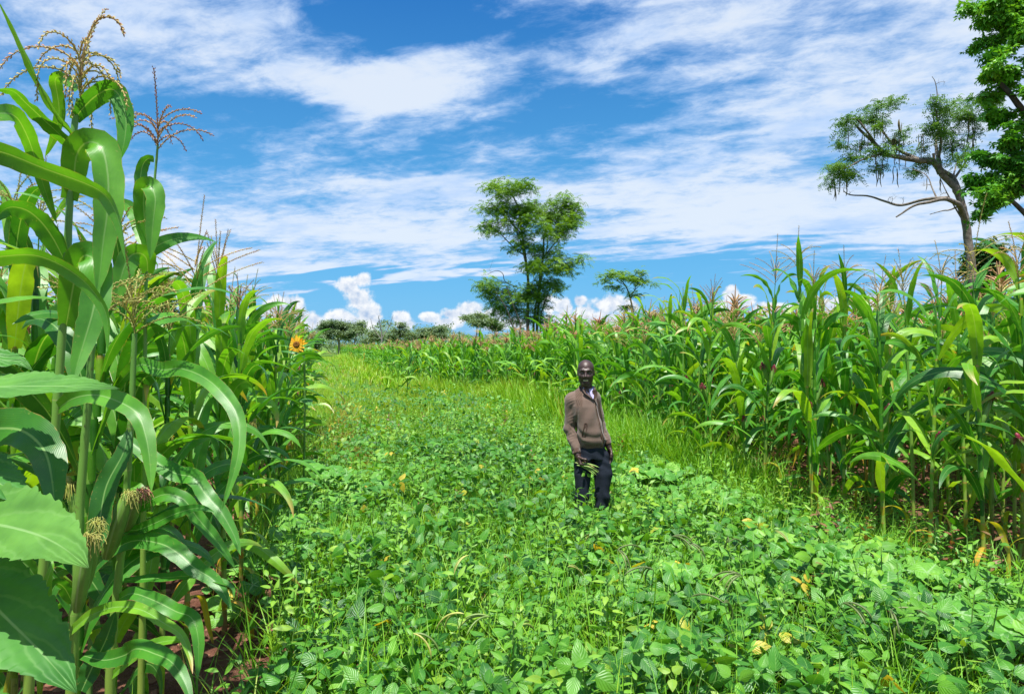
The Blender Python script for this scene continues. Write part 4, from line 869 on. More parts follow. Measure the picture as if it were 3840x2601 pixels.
# ------------------------------------------------------------------ plants of the near left corner, leaf by leaf
q1 = lambda L: [(x/1.211, y/1.211) for x, y in L]
q2 = lambda L: [(x/1.21, 1300+y/1.21) for x, y in L]
EYE = np.array([0, 0, H])
def leaf3(pts, Y0, Y1, wpx, roll=0., var=.45, prof=([0,.05,.18,.4,.65,.85,.96,1],[.5,.6,.9,1,.9,.6,.25,.02]), n=30, across=9, fold=.26, wave=.03, wfreq=5, serr=0, org=(0,0,0), rollend=None, mat=0):
    m = len(pts); Ys = np.linspace(Y0, Y1, m) if np.isscalar(Y1) else np.array(Y1)
    w = np.array([P(x, y, Yk) for (x, y), Yk in zip(pts, Ys)]); path = spline(w, n); L = np.concatenate([[0], np.cumsum(np.linalg.norm(np.diff(path, axis=0), axis=1))]); s = L/L[-1]
    tt = tangents(path); view = nrm(EYE-path); s0 = nrm(np.cross(tt, view))
    for i in range(1, n):                      # keep the blade from flipping over
        if np.dot(s0[i], s0[i-1]) < 0: s0[i] *= -1
    nn = np.cross(s0, tt); ra = np.linspace(roll, roll if rollend is None else rollend, n)[:, None]
    side = s0*np.cos(ra)+nn*np.sin(ra)
    Ym = float(np.mean(Ys)); wd = np.interp(s, *prof)*wpx*(.86 if not serr else 1)*Ym/F*(1+.035*np.sin(s*47+wpx)+.03*np.sin(s*91+roll*9))
    if serr: wd = wd*(1+.085*(.5-((s*serr) % 1))*np.where(s < .97, 1, 0))
    t = ribbon(path-np.asarray(org), wd, side, across, fold, wave, wfreq, roll*3+wpx, var)
    return t.fin()
def hstalk(pts, Ys, r0, r1, org, node=.15):
    w = np.array([P(x, y, Yk) for (x, y), Yk in zip(pts, Ys)]); w[0, 2] = -.02; path = spline(w, 60); L = np.concatenate([[0], np.cumsum(np.linalg.norm(np.diff(path, axis=0), axis=1))]); s = L/L[-1]
    nd = (L/node) % 1; rr = np.interp(s, [0,1], [r0, r1])*(1+.16*np.exp(-((nd-.5)/.08)**2))
    t = tube(path-np.asarray(org), rr, 12); t.fin(); k = len(t.co); t.st[:, 2] = .3
    hh = (t.co[:, 2])/max(.1, L[-1]); t.st[:, 1] = np.clip(hh, 0, 1); t.st[:720, 2] = np.repeat((nd+.5) % 1, 12)[:720]
    return t
def shift(t, o): t.fin(); t.co = t.co-np.asarray(o); return t
# plant A: the tall one with the hooked tassel
oA = P(60, 3700, 1.95)*[1,1,0]; A = thing('maize_plant', 'tallest maize plant in the left corner with a hooked drooping tassel', 'maize plant', tuple(oA))
part('stalk', hstalk([(60,3796),(110,2540),(160,2150),(207,1614),(235,1222),(248,1032),(260,785),(277,495),(297,372)], [1.95]*9, .0165, .0085, oA), [M_stalk], A)
HA = [(q1([(365,650),(320,590),(270,530),(200,420),(130,280),(60,130),(-10,0)]), 1.95, 1.75, 62, 1.15, .40, None),
 (q1([(338,545),(370,500),(430,440),(500,405),(545,440),(572,540),(565,640),(540,735)]), 1.95, 1.90, 92, -.25, .40, -.5),
 (q1([(352,410),(320,375),(275,350),(250,365),(262,440),(268,520),(245,620),(205,712)]), 1.95, 2.1, 52, .3, .55, None),
 (q1([(315,905),(335,800),(350,700),(395,648),(460,668),(490,800),(488,950),(468,1100),(455,1230),(440,1330)]), 1.95, 1.80, 128, .1, .38, .35),
 (q1([(300,1480),(320,1370),(345,1240),(375,1165),(425,1180),(440,1300),(420,1420),(385,1540),(355,1640),(330,1740)]), 1.95, 1.72, 128, .12, .42, .0),
 (q1([(328,672),(270,610),(200,545),(120,470),(60,415),(-20,405)]), 1.95, 1.7, 74, .6, .50, .9),
 (q1([(292,1180),(240,1080),(180,1000),(110,950),(30,945),(-30,1010)]), 1.95, 1.8, 98, .3, .40, .6),
 (q2([(250,290),(330,235),(430,218),(530,245),(620,300),(660,400),(680,520),(687,655)]), 1.95, 1.75, 92, .35, .46, .1),
 (q2([(160,1040),(120,990),(60,960),(10,1010),(-30,1120)]), 1.95, 1.9, 80, .4, .36, .2)]
for pts_, y0, y1, w, ro, v, re_ in HA: part('leaf', leaf3(pts_, y0, y1, w, ro, v, rollend=re_, org=oA, wave=.07), [M_maize], A)
rA = np.random.default_rng(2)
tb = P(300, 365, 1.95)-oA; tA = tassel(rA, tb, .31, 19, .42, .55, 3.2, 0, dex=.85)
sp_ = spline(np.array([P(x/1.211, y/1.211, 1.95) for x, y in [(368,380),(372,280),(395,180),(440,95),(495,78),(540,105),(562,150)]])-oA, 26)
tube(sp_, np.linspace(.003,.002,26), 4, var=.4, t=tA, cap=False); branch_spikes(rA, sp_, .0115, 60, .62, tA, True); branch_spikes(rA, sp_, .0115, 60, .5, tA, True)
part('tassel', tA, [M_tassel], A)
# plant B: the second tall one with the dark tassel
oB = P(500, 3200, 2.75)*[1,1,0]; B = thing('maize_plant', 'tall slim maize plant with a dark purple wiry tassel, right of the tallest one', 'maize plant', tuple(oB))
part('stalk', hstalk([(520,3000),(535,2200),(541,1600),(545,1200),(549,1040),(562,900),(578,700),(592,540)], [2.75]*8, .0150, .0042, oB), [M_stalk], B)
for pts_, y0, y1, w, ro, v, re_ in [(q1([(672,1240),(665,1175),(635,1150),(590,1165),(555,1240),(525,1380)]), 2.75, 2.6, 92, .15, .50, .3),
 (q1([(700,722),(670,722),(645,760),(636,850),(645,930),(640,990)]), 2.75, 2.75, 52, .1, .30, .3),
 (q1([(672,1130),(655,980),(655,870),(680,842),(705,900),(695,1010),(682,1180)]), 2.75, 2.65, 84, .1, .38, .2),
 (q1([(680,1145),(655,1070),(630,1000),(590,940),(540,905)]), 2.75, 2.9, 72, .3, .45, None),
 (q2([(520,190),(580,120),(640,80),(730,105),(820,98),(920,135),(1000,200),(1070,300),(1088,420),(1065,560),(1008,735)]), 2.75, 2.25, 74, .35, .36, -.1),
 (q2([(550,400),(640,470),(720,530),(800,575),(880,595),(940,680),(1000,745),(1060,850),(1092,945)]), 2.75, 2.5, 78, .3, .40, .1),
 (q2([(548,620),(610,640),(700,690),(790,680),(850,640)]), 2.75, 2.6, 60, .5, .45, None)]:
    part('leaf', leaf3(pts_, y0, y1, w, ro, v, rollend=re_, org=oB, wave=.075), [M_maize], B)
part('tassel', tassel(np.random.default_rng(5), P(592, 560, 2.75)-oB, .27, 14, .88, .8, 1.7, 0), [M_tassel], B)
# plant Z: rooted outside the left border, its blades reach in
oZ = P(-330, 3000, 1.5)*[1,1,0]; Z = thing('maize_plant', 'maize plant rooted outside the left border whose broad blades arch into view', 'maize plant', tuple(oZ))
part('stalk', hstalk([(-330,4400),(-330,2400),(-320,1200),(-300,500)], [1.5]*4, .016, .008, oZ), [M_stalk], Z)
for pts_, y0, y1, w, ro, v, re_ in [(q1([(-380,760),(-250,640),(0,688),(200,765),(400,838),(480,890),(528,970),(555,1070),(572,1190)]), 1.5, 1.45, 120, -.45, .40, -1.2),
 (q1([(-390,1330),(-200,1190),(0,1165),(150,1158),(270,1200),(380,1275),(450,1360),(487,1450),(490,1600)]), 1.5, 1.45, 92, -.6, .34, -.9),
 (q1([(-380,700),(-150,540),(0,515),(70,530),(115,600),(150,690),(200,850),(258,1015)]), 1.5, 1.9, 76, .5, .52, .2),
 (q2([(-390,520),(-160,400),(0,370),(110,385),(200,470),(235,600),(250,775)]), 1.5, 1.25, 190, .15, .22, .25)]:
    part('leaf', leaf3(pts_, y0, y1, w, ro, v, rollend=re_, org=oZ, wave=.05), [M_maize], Z)
# plants C and D with the pale yellow silks
def ear_px(p0, p1, Y, w, silk, org, seed):
    r = np.random.default_rng(seed); a = P(*p0, Y); b = P(*p1, Y-.03); h = tube(spline(np.array([a, (a+b)/2+[.004,-.01,0], b])-org, 10), np.interp(np.linspace(0,1,10), [0,.15,.5,.85,1], [.5,.9,1,.8,.45])*w, 10, var=.6)
    d = nrm(b-a); t = T()
    for k in range(70):
        an = r.uniform(0, 6.28); o = r.uniform(.012, .034); q = np.linspace(0, 1, 7)[:, None]; l = r.uniform(.04, .10)
        pa = (b-org)+d*l*.45*q+np.array([math.cos(an)*o, math.sin(an)*o, 0])*np.sqrt(q)-np.array([0,0,1.])*l*q**2*r.uniform(.5, 1.1)+np.cumsum(r.normal(0, .003, (7,3)), 0)
        tube(pa, .0011, 3, var=float(np.clip(silk+r.normal(0,.05), 0, 1)), t=t, cap=False)
    return h, t
oC = P(300, 3000, 2.3)*[1,1,0]; Cc = thing('maize_plant', 'maize plant in the left corner holding ears with fresh pale yellow silk', 'maize plant', tuple(oC))
part('stalk', hstalk([(240,2950),(275,2400),(290,2230),(300,1900),(330,1500),(350,1200)], [2.3]*6, .022, .010, oC), [M_stalk], Cc)
oD = P(430, 3000, 2.5)*[1,1,0]; D_ = thing('maize_plant', 'maize plant beside the yellow-silked one with one yellow and one reddish silk', 'maize plant', tuple(oD))
part('stalk', hstalk([(400,2900),(415,2500),(440,2210),(470,1900),(490,1600),(505,1250)], [2.5]*6, .020, .009, oD), [M_stalk], D_)
for own, org, a, b, Yk, w, sk, sd in [(Cc, oC, (300,2230), (365,1960), 2.28, .030, .1, 1), (Cc, oC, (290,2290), (335,2010), 2.22, .024, .2, 2), (D_, oD, (400,2090), (478,1850), 2.45, .030, .12, 3), (D_, oD, (470,1990), (525,1840), 2.5, .026, .46, 4)]:
    h, s_ = ear_px(a, b, Yk, w, sk, org, sd); e = part('ear', h, [M_husk], own); part('silk', s_, [M_silk], e)
for own, org, lst in [(Cc, oC, [(q2([(290,1320),(400,1225),(520,1180),(640,1192),(740,1250),(820,1305),(860,1400),(874,1482)]), 2.3, 2.0, 54, .5, .50, .2),
   (q2([(380,1400),(470,1420),(560,1400),(620,1368),(700,1390),(780,1430),(840,1520),(875,1640)]), 2.3, 2.0, 84, .3, .36, .1),
   (q2([(370,1560),(420,1450),(480,1330),(525,1200)]), 2.3, 2.35, 90, .3, .12, None), (q2([(330,1160),(290,1090),(250,1080),(210,1180)]), 2.3, 2.2, 60, .4, .4, None),
   (q2([(385,950),(440,860),(480,640),(560,480),(590,360)]), 2.3, 2.5, 95, .2, .10, None)]),
  (D_, oD, [(q2([(480,940),(600,880),(720,890),(800,930),(880,1000),(960,1050),(1010,1110),(1052,1190)]), 2.5, 2.3, 84, .3, .36, .0),
   (q2([(530,1150),(600,1118),(700,1150),(800,1200),(870,1230),(900,1330),(897,1500)]), 2.5, 2.3, 70, .35, .36, .0),
   (q2([(540,830),(620,830),(700,800),(800,755),(900,730),(972,748)]), 2.5, 2.4, 52, .3, .38, .3), (q2([(560,1060),(700,1050),(830,1040),(900,1040),(1040,1080),(1062,1140)]), 2.5, 2.3, 50, .7, .34, None),
   (q2([(500,1500),(600,1410),(690,1350),(800,1330),(860,1350)]), 2.5, 2.3, 50, .5, .5, None), (q2([(520,780),(640,720),(740,670),(830,690),(900,780),(1000,900),(1066,1000)]), 2.5, 2.45, 66, .3, .42, .1)])]:
    for pts_, y0, y1, w, ro, v, re_ in lst: part('leaf', leaf3(pts_, y0, y1, w, ro, v, rollend=re_, org=org, wave=.08), [M_maize], own)
t_ = tassel(np.random.default_rng(15), P(505, 1250, 2.5)-oD, .30, 15, .12, 1.0, 1.0, 0); part('tassel', t_, [M_tassel], D_)
t_ = tassel(np.random.default_rng(16), P(350, 1220, 2.3)-oC, .26, 12, .2, .9, .9, 0); part('tassel', t_, [M_tassel], Cc)
# sunflower whose leaves fill the left border
oS = P(-260, 2600, 1.3)*[1,1,0]; S_ = thing('sunflower_plant', 'sunflower rooted outside the left border, its big toothed leaves filling the corner', 'sunflower', tuple(oS))
part('stem', tube(spline(np.array([P(-260,3600,1.3)*[1,1,0], P(-255,2400,1.3), P(-245,1500,1.3), P(-250,1150,1.3)])-oS, 14), np.linspace(.018,.010,14), 10), [M_stem], S_)
SP = ([0,.06,.14,.3,.5,.75,.92,1],[.03,.05,.55,.95,1,.66,.24,.01])
for pts_, y0, y1, w, ro, v, re_ in [(q2([(-300,260),(-150,190),(50,180),(250,178),(400,182),(545,190)]), 1.3, 1.15, 190, 1.02, .62, 1.1),
 (q2([(-310,860),(-200,800),(-60,800),(120,835),(270,900),(402,1002)]), 1.3, 1.0, 330, .45, .72, .35),
 (q2([(-310,1060),(-200,1060),(-80,1130),(60,1260),(200,1400),(348,1568)]), 1.3, 1.05, 330, .25, .30, .2),
 (q2([(-300,600),(-150,560),(-20,610),(50,660),(110,715)]), 1.3, 1.2, 200, .5, .22, None),
 (q2([(-300,40),(-150,20),(20,60),(90,70),(150,110)]), 1.3, 1.3, 130, .9, .5, None)]:
    part('leaf', leaf3(pts_, y0, y1, w, ro, v, prof=SP, n=150, across=11, fold=.10, wave=.018, wfreq=4, serr=22, org=oS, rollend=re_), [M_sunleaf], S_)
part('leaf', leaf3(q2([(200,960),(236,985),(205,1100),(212,1220),(250,1385)]), 1.3, 1.25, 50, .1, .45, prof=([0,.2,.4,.6,.8,1],[.1,.4,1,.9,.5,.02]), n=20, org=oS), [M_maize], S_)

# the flowering sunflower at the end of the left field
M_petal = leaf_mat('petal', [(0, (.85,.42,.01)), (1, (.95,.60,.03))], rough=.5, trans=.3, tcol=(1.2,1.1,.5), noise_amt=.1)
M_disc = plain_mat('seed_head', (.13,.045,.012), .9, .2, var=(.30,.13,.02), scale=120, bump=.6)
def sunflower(label, px, py, D, hd=.075, base_x=None):
    r = np.random.default_rng(int(px)); c = P(px, py, D); org = np.array([c[0]+.04, c[1]+.10, 0]); o = thing('sunflower_plant', label, 'sunflower', tuple(org)); cc = c-org
    part('stem', tube(spline([[0,0,0],[.02,.0,.8],[.01,.02,cc[2]-.15],[cc[0]+.02,cc[1]+.06,cc[2]-.02],[cc[0],cc[1]+.01,cc[2]]], 16), np.linspace(.014,.008,16), 7), [M_stem], o)
    ax = nrm(np.array([.15,-1,.12])); s = nrm(np.cross([0,0,1.], ax)); u = np.cross(ax, s); fl = T(); 
    for k in range(30):
        a = k*6.283/15+r.normal(0,.07); d = s*math.cos(a)+u*math.sin(a); n = 6; q = np.linspace(0, 1, n)[:, None]; L = hd*r.uniform(.75,1.1)
        p = cc+d*hd*.42+d*L*q+ax*(.012*(k < 15)+r.uniform(-.02,.03)*q**2); ribbon(p, np.interp(q[:,0],[0,.4,1],[.5,1,.05])*.028, np.tile(nrm(np.cross(d, ax)), (n,1)), 3, .3, var=r.random(), t=fl)
    part('petals', fl, [M_petal], o)
    dt = T(); ph = np.linspace(0, 6.283, 18, endpoint=False); rings = [(.0,.012),(.3,.016),(.6,.018),(.85,.012),(1,0)]
    co = np.concatenate([[cc+ax*(b+.006)+(s*math.cos(a)+u*math.sin(a))*hd*.45*q for a in ph] for q, b in rings]); idx = np.arange(90).reshape(5, 18); nx = np.roll(idx, -1, 1)
    dt.add(co, np.stack([idx[:-1], idx[1:], nx[1:], nx[:-1]], -1).reshape(-1, 4)); part('seed_disc', dt, [M_disc], o)
    for k in range(5):
        z = cc[2]*(.45+.11*k); a = k*2.4+.5; M = rotz(a); n = 12; q = np.linspace(0,1,n); p = np.stack([.02+.24*q, 0*q, z+.06*q-.13*q**2], 1)@M.T
        part('leaf', ribbon(p, np.interp(q, *SP)*.15, np.tile(M@np.array([0,1.,0]), (n,1)), 7, .15, .03, 3, k, .5).fin(), [M_sunleaf], o)
sunflower('sunflower in bloom with an orange head at the end of the left field', 1112, 1292, 7.7, .088)
sunflower('partly hidden sunflower head low among the left corner maize', 246, 1372, 3.1, .022)

# hand placed bean plants that carry the pods of the foreground
M_bpod = leaf_mat('bean_pod', [(0, (.09,.11,.045)), (.3, (.14,.20,.05)), (.6, (.20,.33,.07)), (1, (.42,.40,.10))], rough=.5, trans=.08, noise_amt=.35)
def bean_plant(seed, npod, v, hh=.46):
    r = np.random.default_rng(seed); out = []
    st = spline([[0,0,0],[.02*r.normal(),.02*r.normal(),hh*.5],[.05*r.normal(),.05*r.normal(),hh]], 8); out.append(('stem', tube(st, np.linspace(.004,.0025,8), 5), [M_stem]))
    a0 = r.uniform(0, 6.28)
    for k in range(npod):
        a = a0+r.normal(0, .7); L = r.uniform(.13,.19); s = np.linspace(0, 1, 10); th = r.uniform(-.2, .5)-1.7*s*r.uniform(.6, 1.1); ds = L/9
        h = np.concatenate([[0], np.cumsum(np.cos(th[:-1])*ds)]); z = np.concatenate([[0], np.cumsum(np.sin(th[:-1])*ds)]); p = st[-1]+np.stack([h*math.cos(a), h*math.sin(a), z], 1)
        out.append(('pod', tube(p, np.array([.002,.0042,.005,.0053,.005,.0053,.005,.005,.004,.0012]), 6, var=float(np.clip(v+r.normal(0,.12),0,1))), [M_bpod]))
    for k in range(3):
        sp = bean_sprig(950+seed+k, 0); f = scatter(sp, np.array([st[3+k]*[1,1,.85]+r.normal(0,.05,3)*[1,1,.3]]), tilt_frames(r, 1, .4), np.array([1.0]), np.array([r.uniform(.3,.8)])); out.append(('leaf', f, [M_bean, M_stem]))
    return out
bp = [(bean_plant(k, [3,2,4,2,3,2][k], [.62,.85,.32,.55,.28,.7][k], .50+.03*(k % 3))) for k in range(6)]
bpm = [[(nm, mesh_of(nm, t, m)) for nm, t, m in b] for b in bp]
LB = ['bean plant lifting plump green pods above the leaves near the bottom edge', 'bean plant with a pale yellow pod near the bottom edge', 'bean plant carrying thin dark ripe pods']
for px, py, k, lab in [(1830,2580,0,'bean plant with one plump arched green pod at the bottom edge of the picture'),(1700,2600,1,'bean plant with an arched pale pod left of the plump green one'),(1560,2640,3,'bean plant with upright pods at the bottom edge left of the arched ones'),(1960,2660,0,'bean plant with a long pod sloping right at the bottom edge'),
  (1870,2260,3,'bean plant with long straight green pods in the middle of the strip foreground'),(1720,2310,1,'bean plant with a yellowish slanting pod left of the straight pods'),(2450,2230,2,None),(2620,2250,4,None),(2760,2290,2,None),(2440,2390,4,None),(2850,2420,2,None),(2760,2560,4,None),(3060,2540,2,None),(2330,2320,4,None),(2900,2200,5,None),(2140,2400,5,None),(3330,2590,4,None),(2230,2170,3,None)]:
    Yb = H*F/(py+110-HOR); Xb = (px-CX)/F*Yb; o = thing('bean_plant', lab or 'bean plant with thin arching pods standing above its leaves', 'bean plant', (Xb, Yb, float(gz(np.array(Xb), np.array(Yb)))), px*.37, 'bean plants with thin arching pods' if lab is None else None)
    for nm, me in bpm[k]: put(nm, me, o)
print('hero', round(time.time()-T0, 1))
# ------------------------------------------------------------------ the man: signed distance shapes turned into one surface
class SDF:
    def __init__(s, lo, hi, h):
        s.ax = [np.arange(lo[i], hi[i]+h, h) for i in range(3)]; s.h = h; s.f = np.full([len(a) for a in s.ax], .5, np.float32)
    def _box(s, lo, hi):
        sl = [slice(max(0, int((lo[i]-s.ax[i][0])/s.h)), max(0, int((hi[i]-s.ax[i][0])/s.h)+2)) for i in range(3)]
        X, Y, Z = np.meshgrid(s.ax[0][sl[0]], s.ax[1][sl[1]], s.ax[2][sl[2]], indexing='ij', sparse=True); return tuple(sl), X, Y, Z
    def _mix(s, sl, d, k, sub):
        f = s.f[sl]; d = d.astype(np.float32)
        if sub: f2 = -f; h = np.clip(.5+.5*(d-f2)/k*1, 0, 1)*0; g_ = f2; hh = np.clip(.5+.5*(g_-d)/k, 0, 1); r = g_*(1-hh)+d*hh-k*hh*(1-hh); s.f[sl] = -r
        else: hh = np.clip(.5+.5*(f-d)/k, 0, 1); s.f[sl] = f*(1-hh)+d*hh-k*hh*(1-hh)
    def cap(s, a, b, r0, r1, k=.02, sub=False, flat=None):
        a = np.asarray(a, float); b = np.asarray(b, float); R_ = max(r0, r1)+k+.02
        sl, X, Y, Z = s._box(np.minimum(a, b)-R_, np.maximum(a, b)+R_); ab = b-a; L2 = ab@ab+1e-9
        t = np.clip(((X-a[0])*ab[0]+(Y-a[1])*ab[1]+(Z-a[2])*ab[2])/L2, 0, 1)
        d = np.sqrt((X-a[0]-t*ab[0])**2+(Y-a[1]-t*ab[1])**2+(Z-a[2]-t*ab[2])**2)-(r0+(r1-r0)*t); s._mix(sl, d, k, sub)
    def ell(s, c, r, k=.02, M=None, sub=False):
        c = np.asarray(c, float); r = np.asarray(r, float); R_ = r.max()+k+.02; sl, X, Y, Z = s._box(c-R_, c+R_); p = [X-c[0], Y-c[1], Z-c[2]]
        if M is not None: p = [p[0]*M[0][i]+p[1]*M[1][i]+p[2]*M[2][i] for i in range(3)]
        k0 = np.sqrt((p[0]/r[0])**2+(p[1]/r[1])**2+(p[2]/r[2])**2); k1 = np.sqrt((p[0]/r[0]**2)**2+(p[1]/r[1]**2)**2+(p[2]/r[2]**2)**2)+1e-9
        s._mix(sl, k0*(k0-1)/k1, k, sub)
    def loft(s, rows, k=.02, pw=2.4):
        """rows (z, cx, cy, rx, ry) interpolated"""
        rows = np.array(sorted(rows)); lo = [(rows[:,1]-rows[:,3]).min()-.06, (rows[:,2]-rows[:,4]).min()-.06, rows[0,0]-.03]; hi = [(rows[:,1]+rows[:,3]).max()+.06, (rows[:,2]+rows[:,4]).max()+.06, rows[-1,0]+.03]
        sl, X, Y, Z = s._box(lo, hi); v = [np.interp(Z, rows[:,0], rows[:,i]) for i in range(1, 5)]
        q = (np.abs((X-v[0])/v[2])**pw+np.abs((Y-v[1])/v[3])**pw)**(1/pw); d = (q-1)*np.minimum(v[2], v[3]); d = np.maximum(d, np.maximum(rows[0,0]-Z, Z-rows[-1,0])); s._mix(sl, d, k, False)
    def mesh(s, disp=None):
        f = s.f
        if disp is not None:
            X, Y, Z = np.meshgrid(*s.ax, indexing='ij', sparse=True); near = np.abs(f) < .03; f = f+np.where(near, disp(X, Y, Z), 0).astype(np.float32); s.f = f
        ins = f < 0; nx, ny, nz = f.shape
        c = ins[:-1,:-1,:-1].astype(np.int8)
        cnt = sum(ins[i:nx-1+i, j:ny-1+j, k:nz-1+k].astype(np.int8) for i in (0,1) for j in (0,1) for k in (0,1)); act = (cnt > 0) & (cnt < 8)
        I = np.argwhere(act); idx = np.full(act.shape, -1, np.int64); idx[act] = np.arange(len(I)); acc = np.zeros((len(I), 3)); num = np.zeros(len(I))
        E = [((0,0,0),(1,0,0)),((0,1,0),(1,1,0)),((0,0,1),(1,0,1)),((0,1,1),(1,1,1)),((0,0,0),(0,1,0)),((1,0,0),(1,1,0)),((0,0,1),(0,1,1)),((1,0,1),(1,1,1)),((0,0,0),(0,0,1)),((1,0,0),(1,0,1)),((0,1,0),(0,1,1)),((1,1,0),(1,1,1))]
        for a, b in E:
            a = np.array(a); b = np.array(b); fa = f[tuple((I+a).T)]; fb = f[tuple((I+b).T)]; m = (fa < 0) != (fb < 0); t = np.where(m, fa/(fa-fb+1e-12), 0); acc += np.where(m[:, None], a+(b-a)*t[:, None], 0); num += m
        V = (I+acc/num[:, None])*s.h+np.array([a[0] for a in s.ax]); Q = []
        for ax_ in range(3):
            u, v = [(1,2),(2,0),(0,1)][ax_]; A = np.moveaxis(ins, (ax_,u,v), (0,1,2)); J = np.moveaxis(idx, (ax_,u,v), (0,1,2)); ch = A[:-1,1:-1,1:-1] != A[1:,1:-1,1:-1]; K = np.argwhere(ch); i, j, k = K[:,0], K[:,1]+1, K[:,2]+1
            q = np.stack([J[i,j-1,k-1], J[i,j,k-1], J[i,j,k], J[i,j-1,k]], 1); fl = ~A[i,j,k]; q[fl] = q[fl][:, ::-1]; Q.append(q)
        Q = np.concatenate(Q); Q = Q[(Q >= 0).all(1)]; t = T(); t.add(V, Q); return t.fin()
# pose: measured from the photograph (metres, x to picture right, z up from the soil); front of the figure turned to picture right
def rotm(a):
    c, s = math.cos(a), math.sin(a); return np.array([[c,-s,0],[s,c,0],[0,0,1.]])
TW = rotm(R(24))      # body frame (front = -y) -> turned toward picture right
def Bp(x, y, z, c=(0,0)):  # body-frame point about the trunk axis
    v = TW@np.array([x, y, 0]); return np.array([v[0]+c[0], v[1]+c[1], z])
px_, oy = 6.23, 0
def person():
    D = 6.23; org = np.array([(2200-CX)/F*D, D, 0.0]); org[2] = float(gz(np.array(org[0]), np.array(org[1])))
    o = thing('person', 'man in brown zip-up knit jacket and dark trousers standing in the bean crop', 'person', tuple(org))
    # joints
    shR = np.array([-.130, .03, 1.365]); elR = np.array([-.150, .05, 1.085]); wrR = np.array([-.088, -.045, .865])
    shL = np.array([.078, .065, 1.385]); elL = np.array([.132, .095, 1.115]); wrL = np.array([.205, .035, .935])
    HC = np.array([-.008, -.005, 1.605]); MH = rotm(R(-7))@np.array([[1,0,0],[0,math.cos(R(4)),-math.sin(R(4))],[0,math.sin(R(4)),math.cos(R(4))]])
    hp = lambda x, y, z: HC+MH@np.array([x, y, z])
    b = SDF((-.30,-.22,-.02), (.32,.24,1.76), .0036)
    # trunk under the clothes, legs and boots
    b.loft([(.88,.04,.02,.12,.075),(1.0,.04,.02,.125,.08),(1.2,.02,.02,.125,.085),(1.38,0,.03,.11,.06),(1.43,0,.03,.055,.045)], .02, 2.2)
    for (hx, hy), (kx, ky), (fx, fy) in (((-.03,.03),(-.042,.0),(-.050,.04)), ((.105,.03),(.140,-.01),(.130,.04))):
        b.cap((hx,hy,.86), (kx,ky,.50), .07, .045, .03); b.cap((kx,ky,.50), (fx,fy,.09), .045, .032, .02); b.cap((fx,fy,.05), (fx+.06,fy-.13,.035), .036, .034, .03); b.cap((fx,fy,.09), (fx,fy,.05), .034, .034, .02)
    for a_, e_, w_ in ((shR, elR, wrR), (shL, elL, wrL)): b.cap(a_, e_, .040, .034, .02); b.cap(e_, w_, .034, .024, .02)
    # neck and head
    b.cap(hp(0,.028,-.075), (0,.035,1.42), .052, .062, .03)
    M = MH
    b.ell(hp(0,.014,.036), (.0745,.090,.080), .01, M); b.ell(hp(0,-.022,-.045), (.060,.062,.070), .025, M); b.ell(hp(0,-.008,-.018), (.0665,.074,.066), .02, M); b.ell(hp(0,-.058,-.100), (.026,.020,.017), .03, M)
    for s_ in (-1, 1):
        b.ell(hp(s_*.040,-.058,-.024), (.018,.016,.015), .02, M); b.cap(hp(s_*.043,-.008,-.070), hp(s_*.020,-.052,-.102), .014, .013, .03)
        b.cap(hp(s_*.010,-.079,.026), hp(s_*.030,-.076,.030), .0078, .0078, .018); b.cap(hp(s_*.030,-.076,.030), hp(s_*.047,-.063,.022), .0078, .007, .018); b.ell(hp(s_*.031,-.092,.002), (.015,.016,.010), .012, M, sub=True)
        b.ell(hp(s_*.0312,-.0695,.002), (.0155,.0125,.0105), .004, M); b.ell(hp(s_*.0312,-.088,.0005), (.0120,.012,.0040), .001, M, sub=True)
        b.ell(hp(s_*.0735,.012,-.006), (.0085,.016,.027), .008, M); b.ell(hp(s_*.0815,.006,-.004), (.004,.009,.016), .003, M, sub=True)
        b.ell(hp(s_*.0165,-.088,-.029), (.0108,.0105,.0088), .008, M)
    b.cap(hp(0,-.081,.014), hp(0,-.100,-.024), .0075, .0105, .010); b.ell(hp(0,-.098,-.027), (.011,.012,.009), .006, M)
    b.cap(hp(0,-.076,-.034), hp(0,-.080,-.052), .012, .010, .012)
    for s_ in (-1, 1):
        b.cap(hp(0,-.085,-.056), hp(s_*.026,-.074,-.052), .0066, .0052, .008); b.cap(hp(0,-.083,-.080), hp(s_*.026,-.073,-.056), .0078, .0050, .008); b.cap(hp(s_*.020,-.072,-.030), hp(s_*.037,-.060,-.052), .009, .008, .018)
    b.ell(hp(0,-.089,-.0665), (.0225,.017,.0082), .004, M, sub=True); [b.ell(hp(q_*.020,-.082,-.061), (.009,.013,.0048), .003, M, sub=True) for q_ in (-1, 1)]
    # hands
    def hand(w, d, n, s_, curl, thumb, spread=.0, big=1.0):
        """w wrist, d toward the fingers, n palm side, s_ thumb side"""
        d, n, s_ = nrm(d), nrm(n), nrm(s_); c = w+d*.048*big
        b.cap(w-d*.02, w+d*.012, .023, .025, .015)
        for q in (-.024,-.008,.008,.024): b.cap(w+d*.018+s_*q*.7, w+d*.082*big+s_*q, .0125, .0115, .008)
        fl = [(.0265,.040,.026,.020), (.0095,.044,.029,.021), (-.0085,.041,.027,.020), (-.0255,.033,.021,.018)]; tips = []
        for i, (q, l1, l2, l3) in enumerate(fl):
            p = w+d*(.084-.004*(i == 3)-.003*(i == 0))*big+s_*q; a = 0
            for j, l in enumerate((l1, l2, l3)):
                a += curl[j]*(1+.06*i); dd = d*math.cos(a)+n*math.sin(a)+s_*spread*(1.5-i)*.3; dd = nrm(dd); p2 = p+dd*l*big; b.cap(p, p2, (.0098,.0088,.0080)[j], (.0090,.0082,.0066)[j], .003); p = p2
            tips.append(p)
        p = w+d*.022+s_*.026+n*.004; 
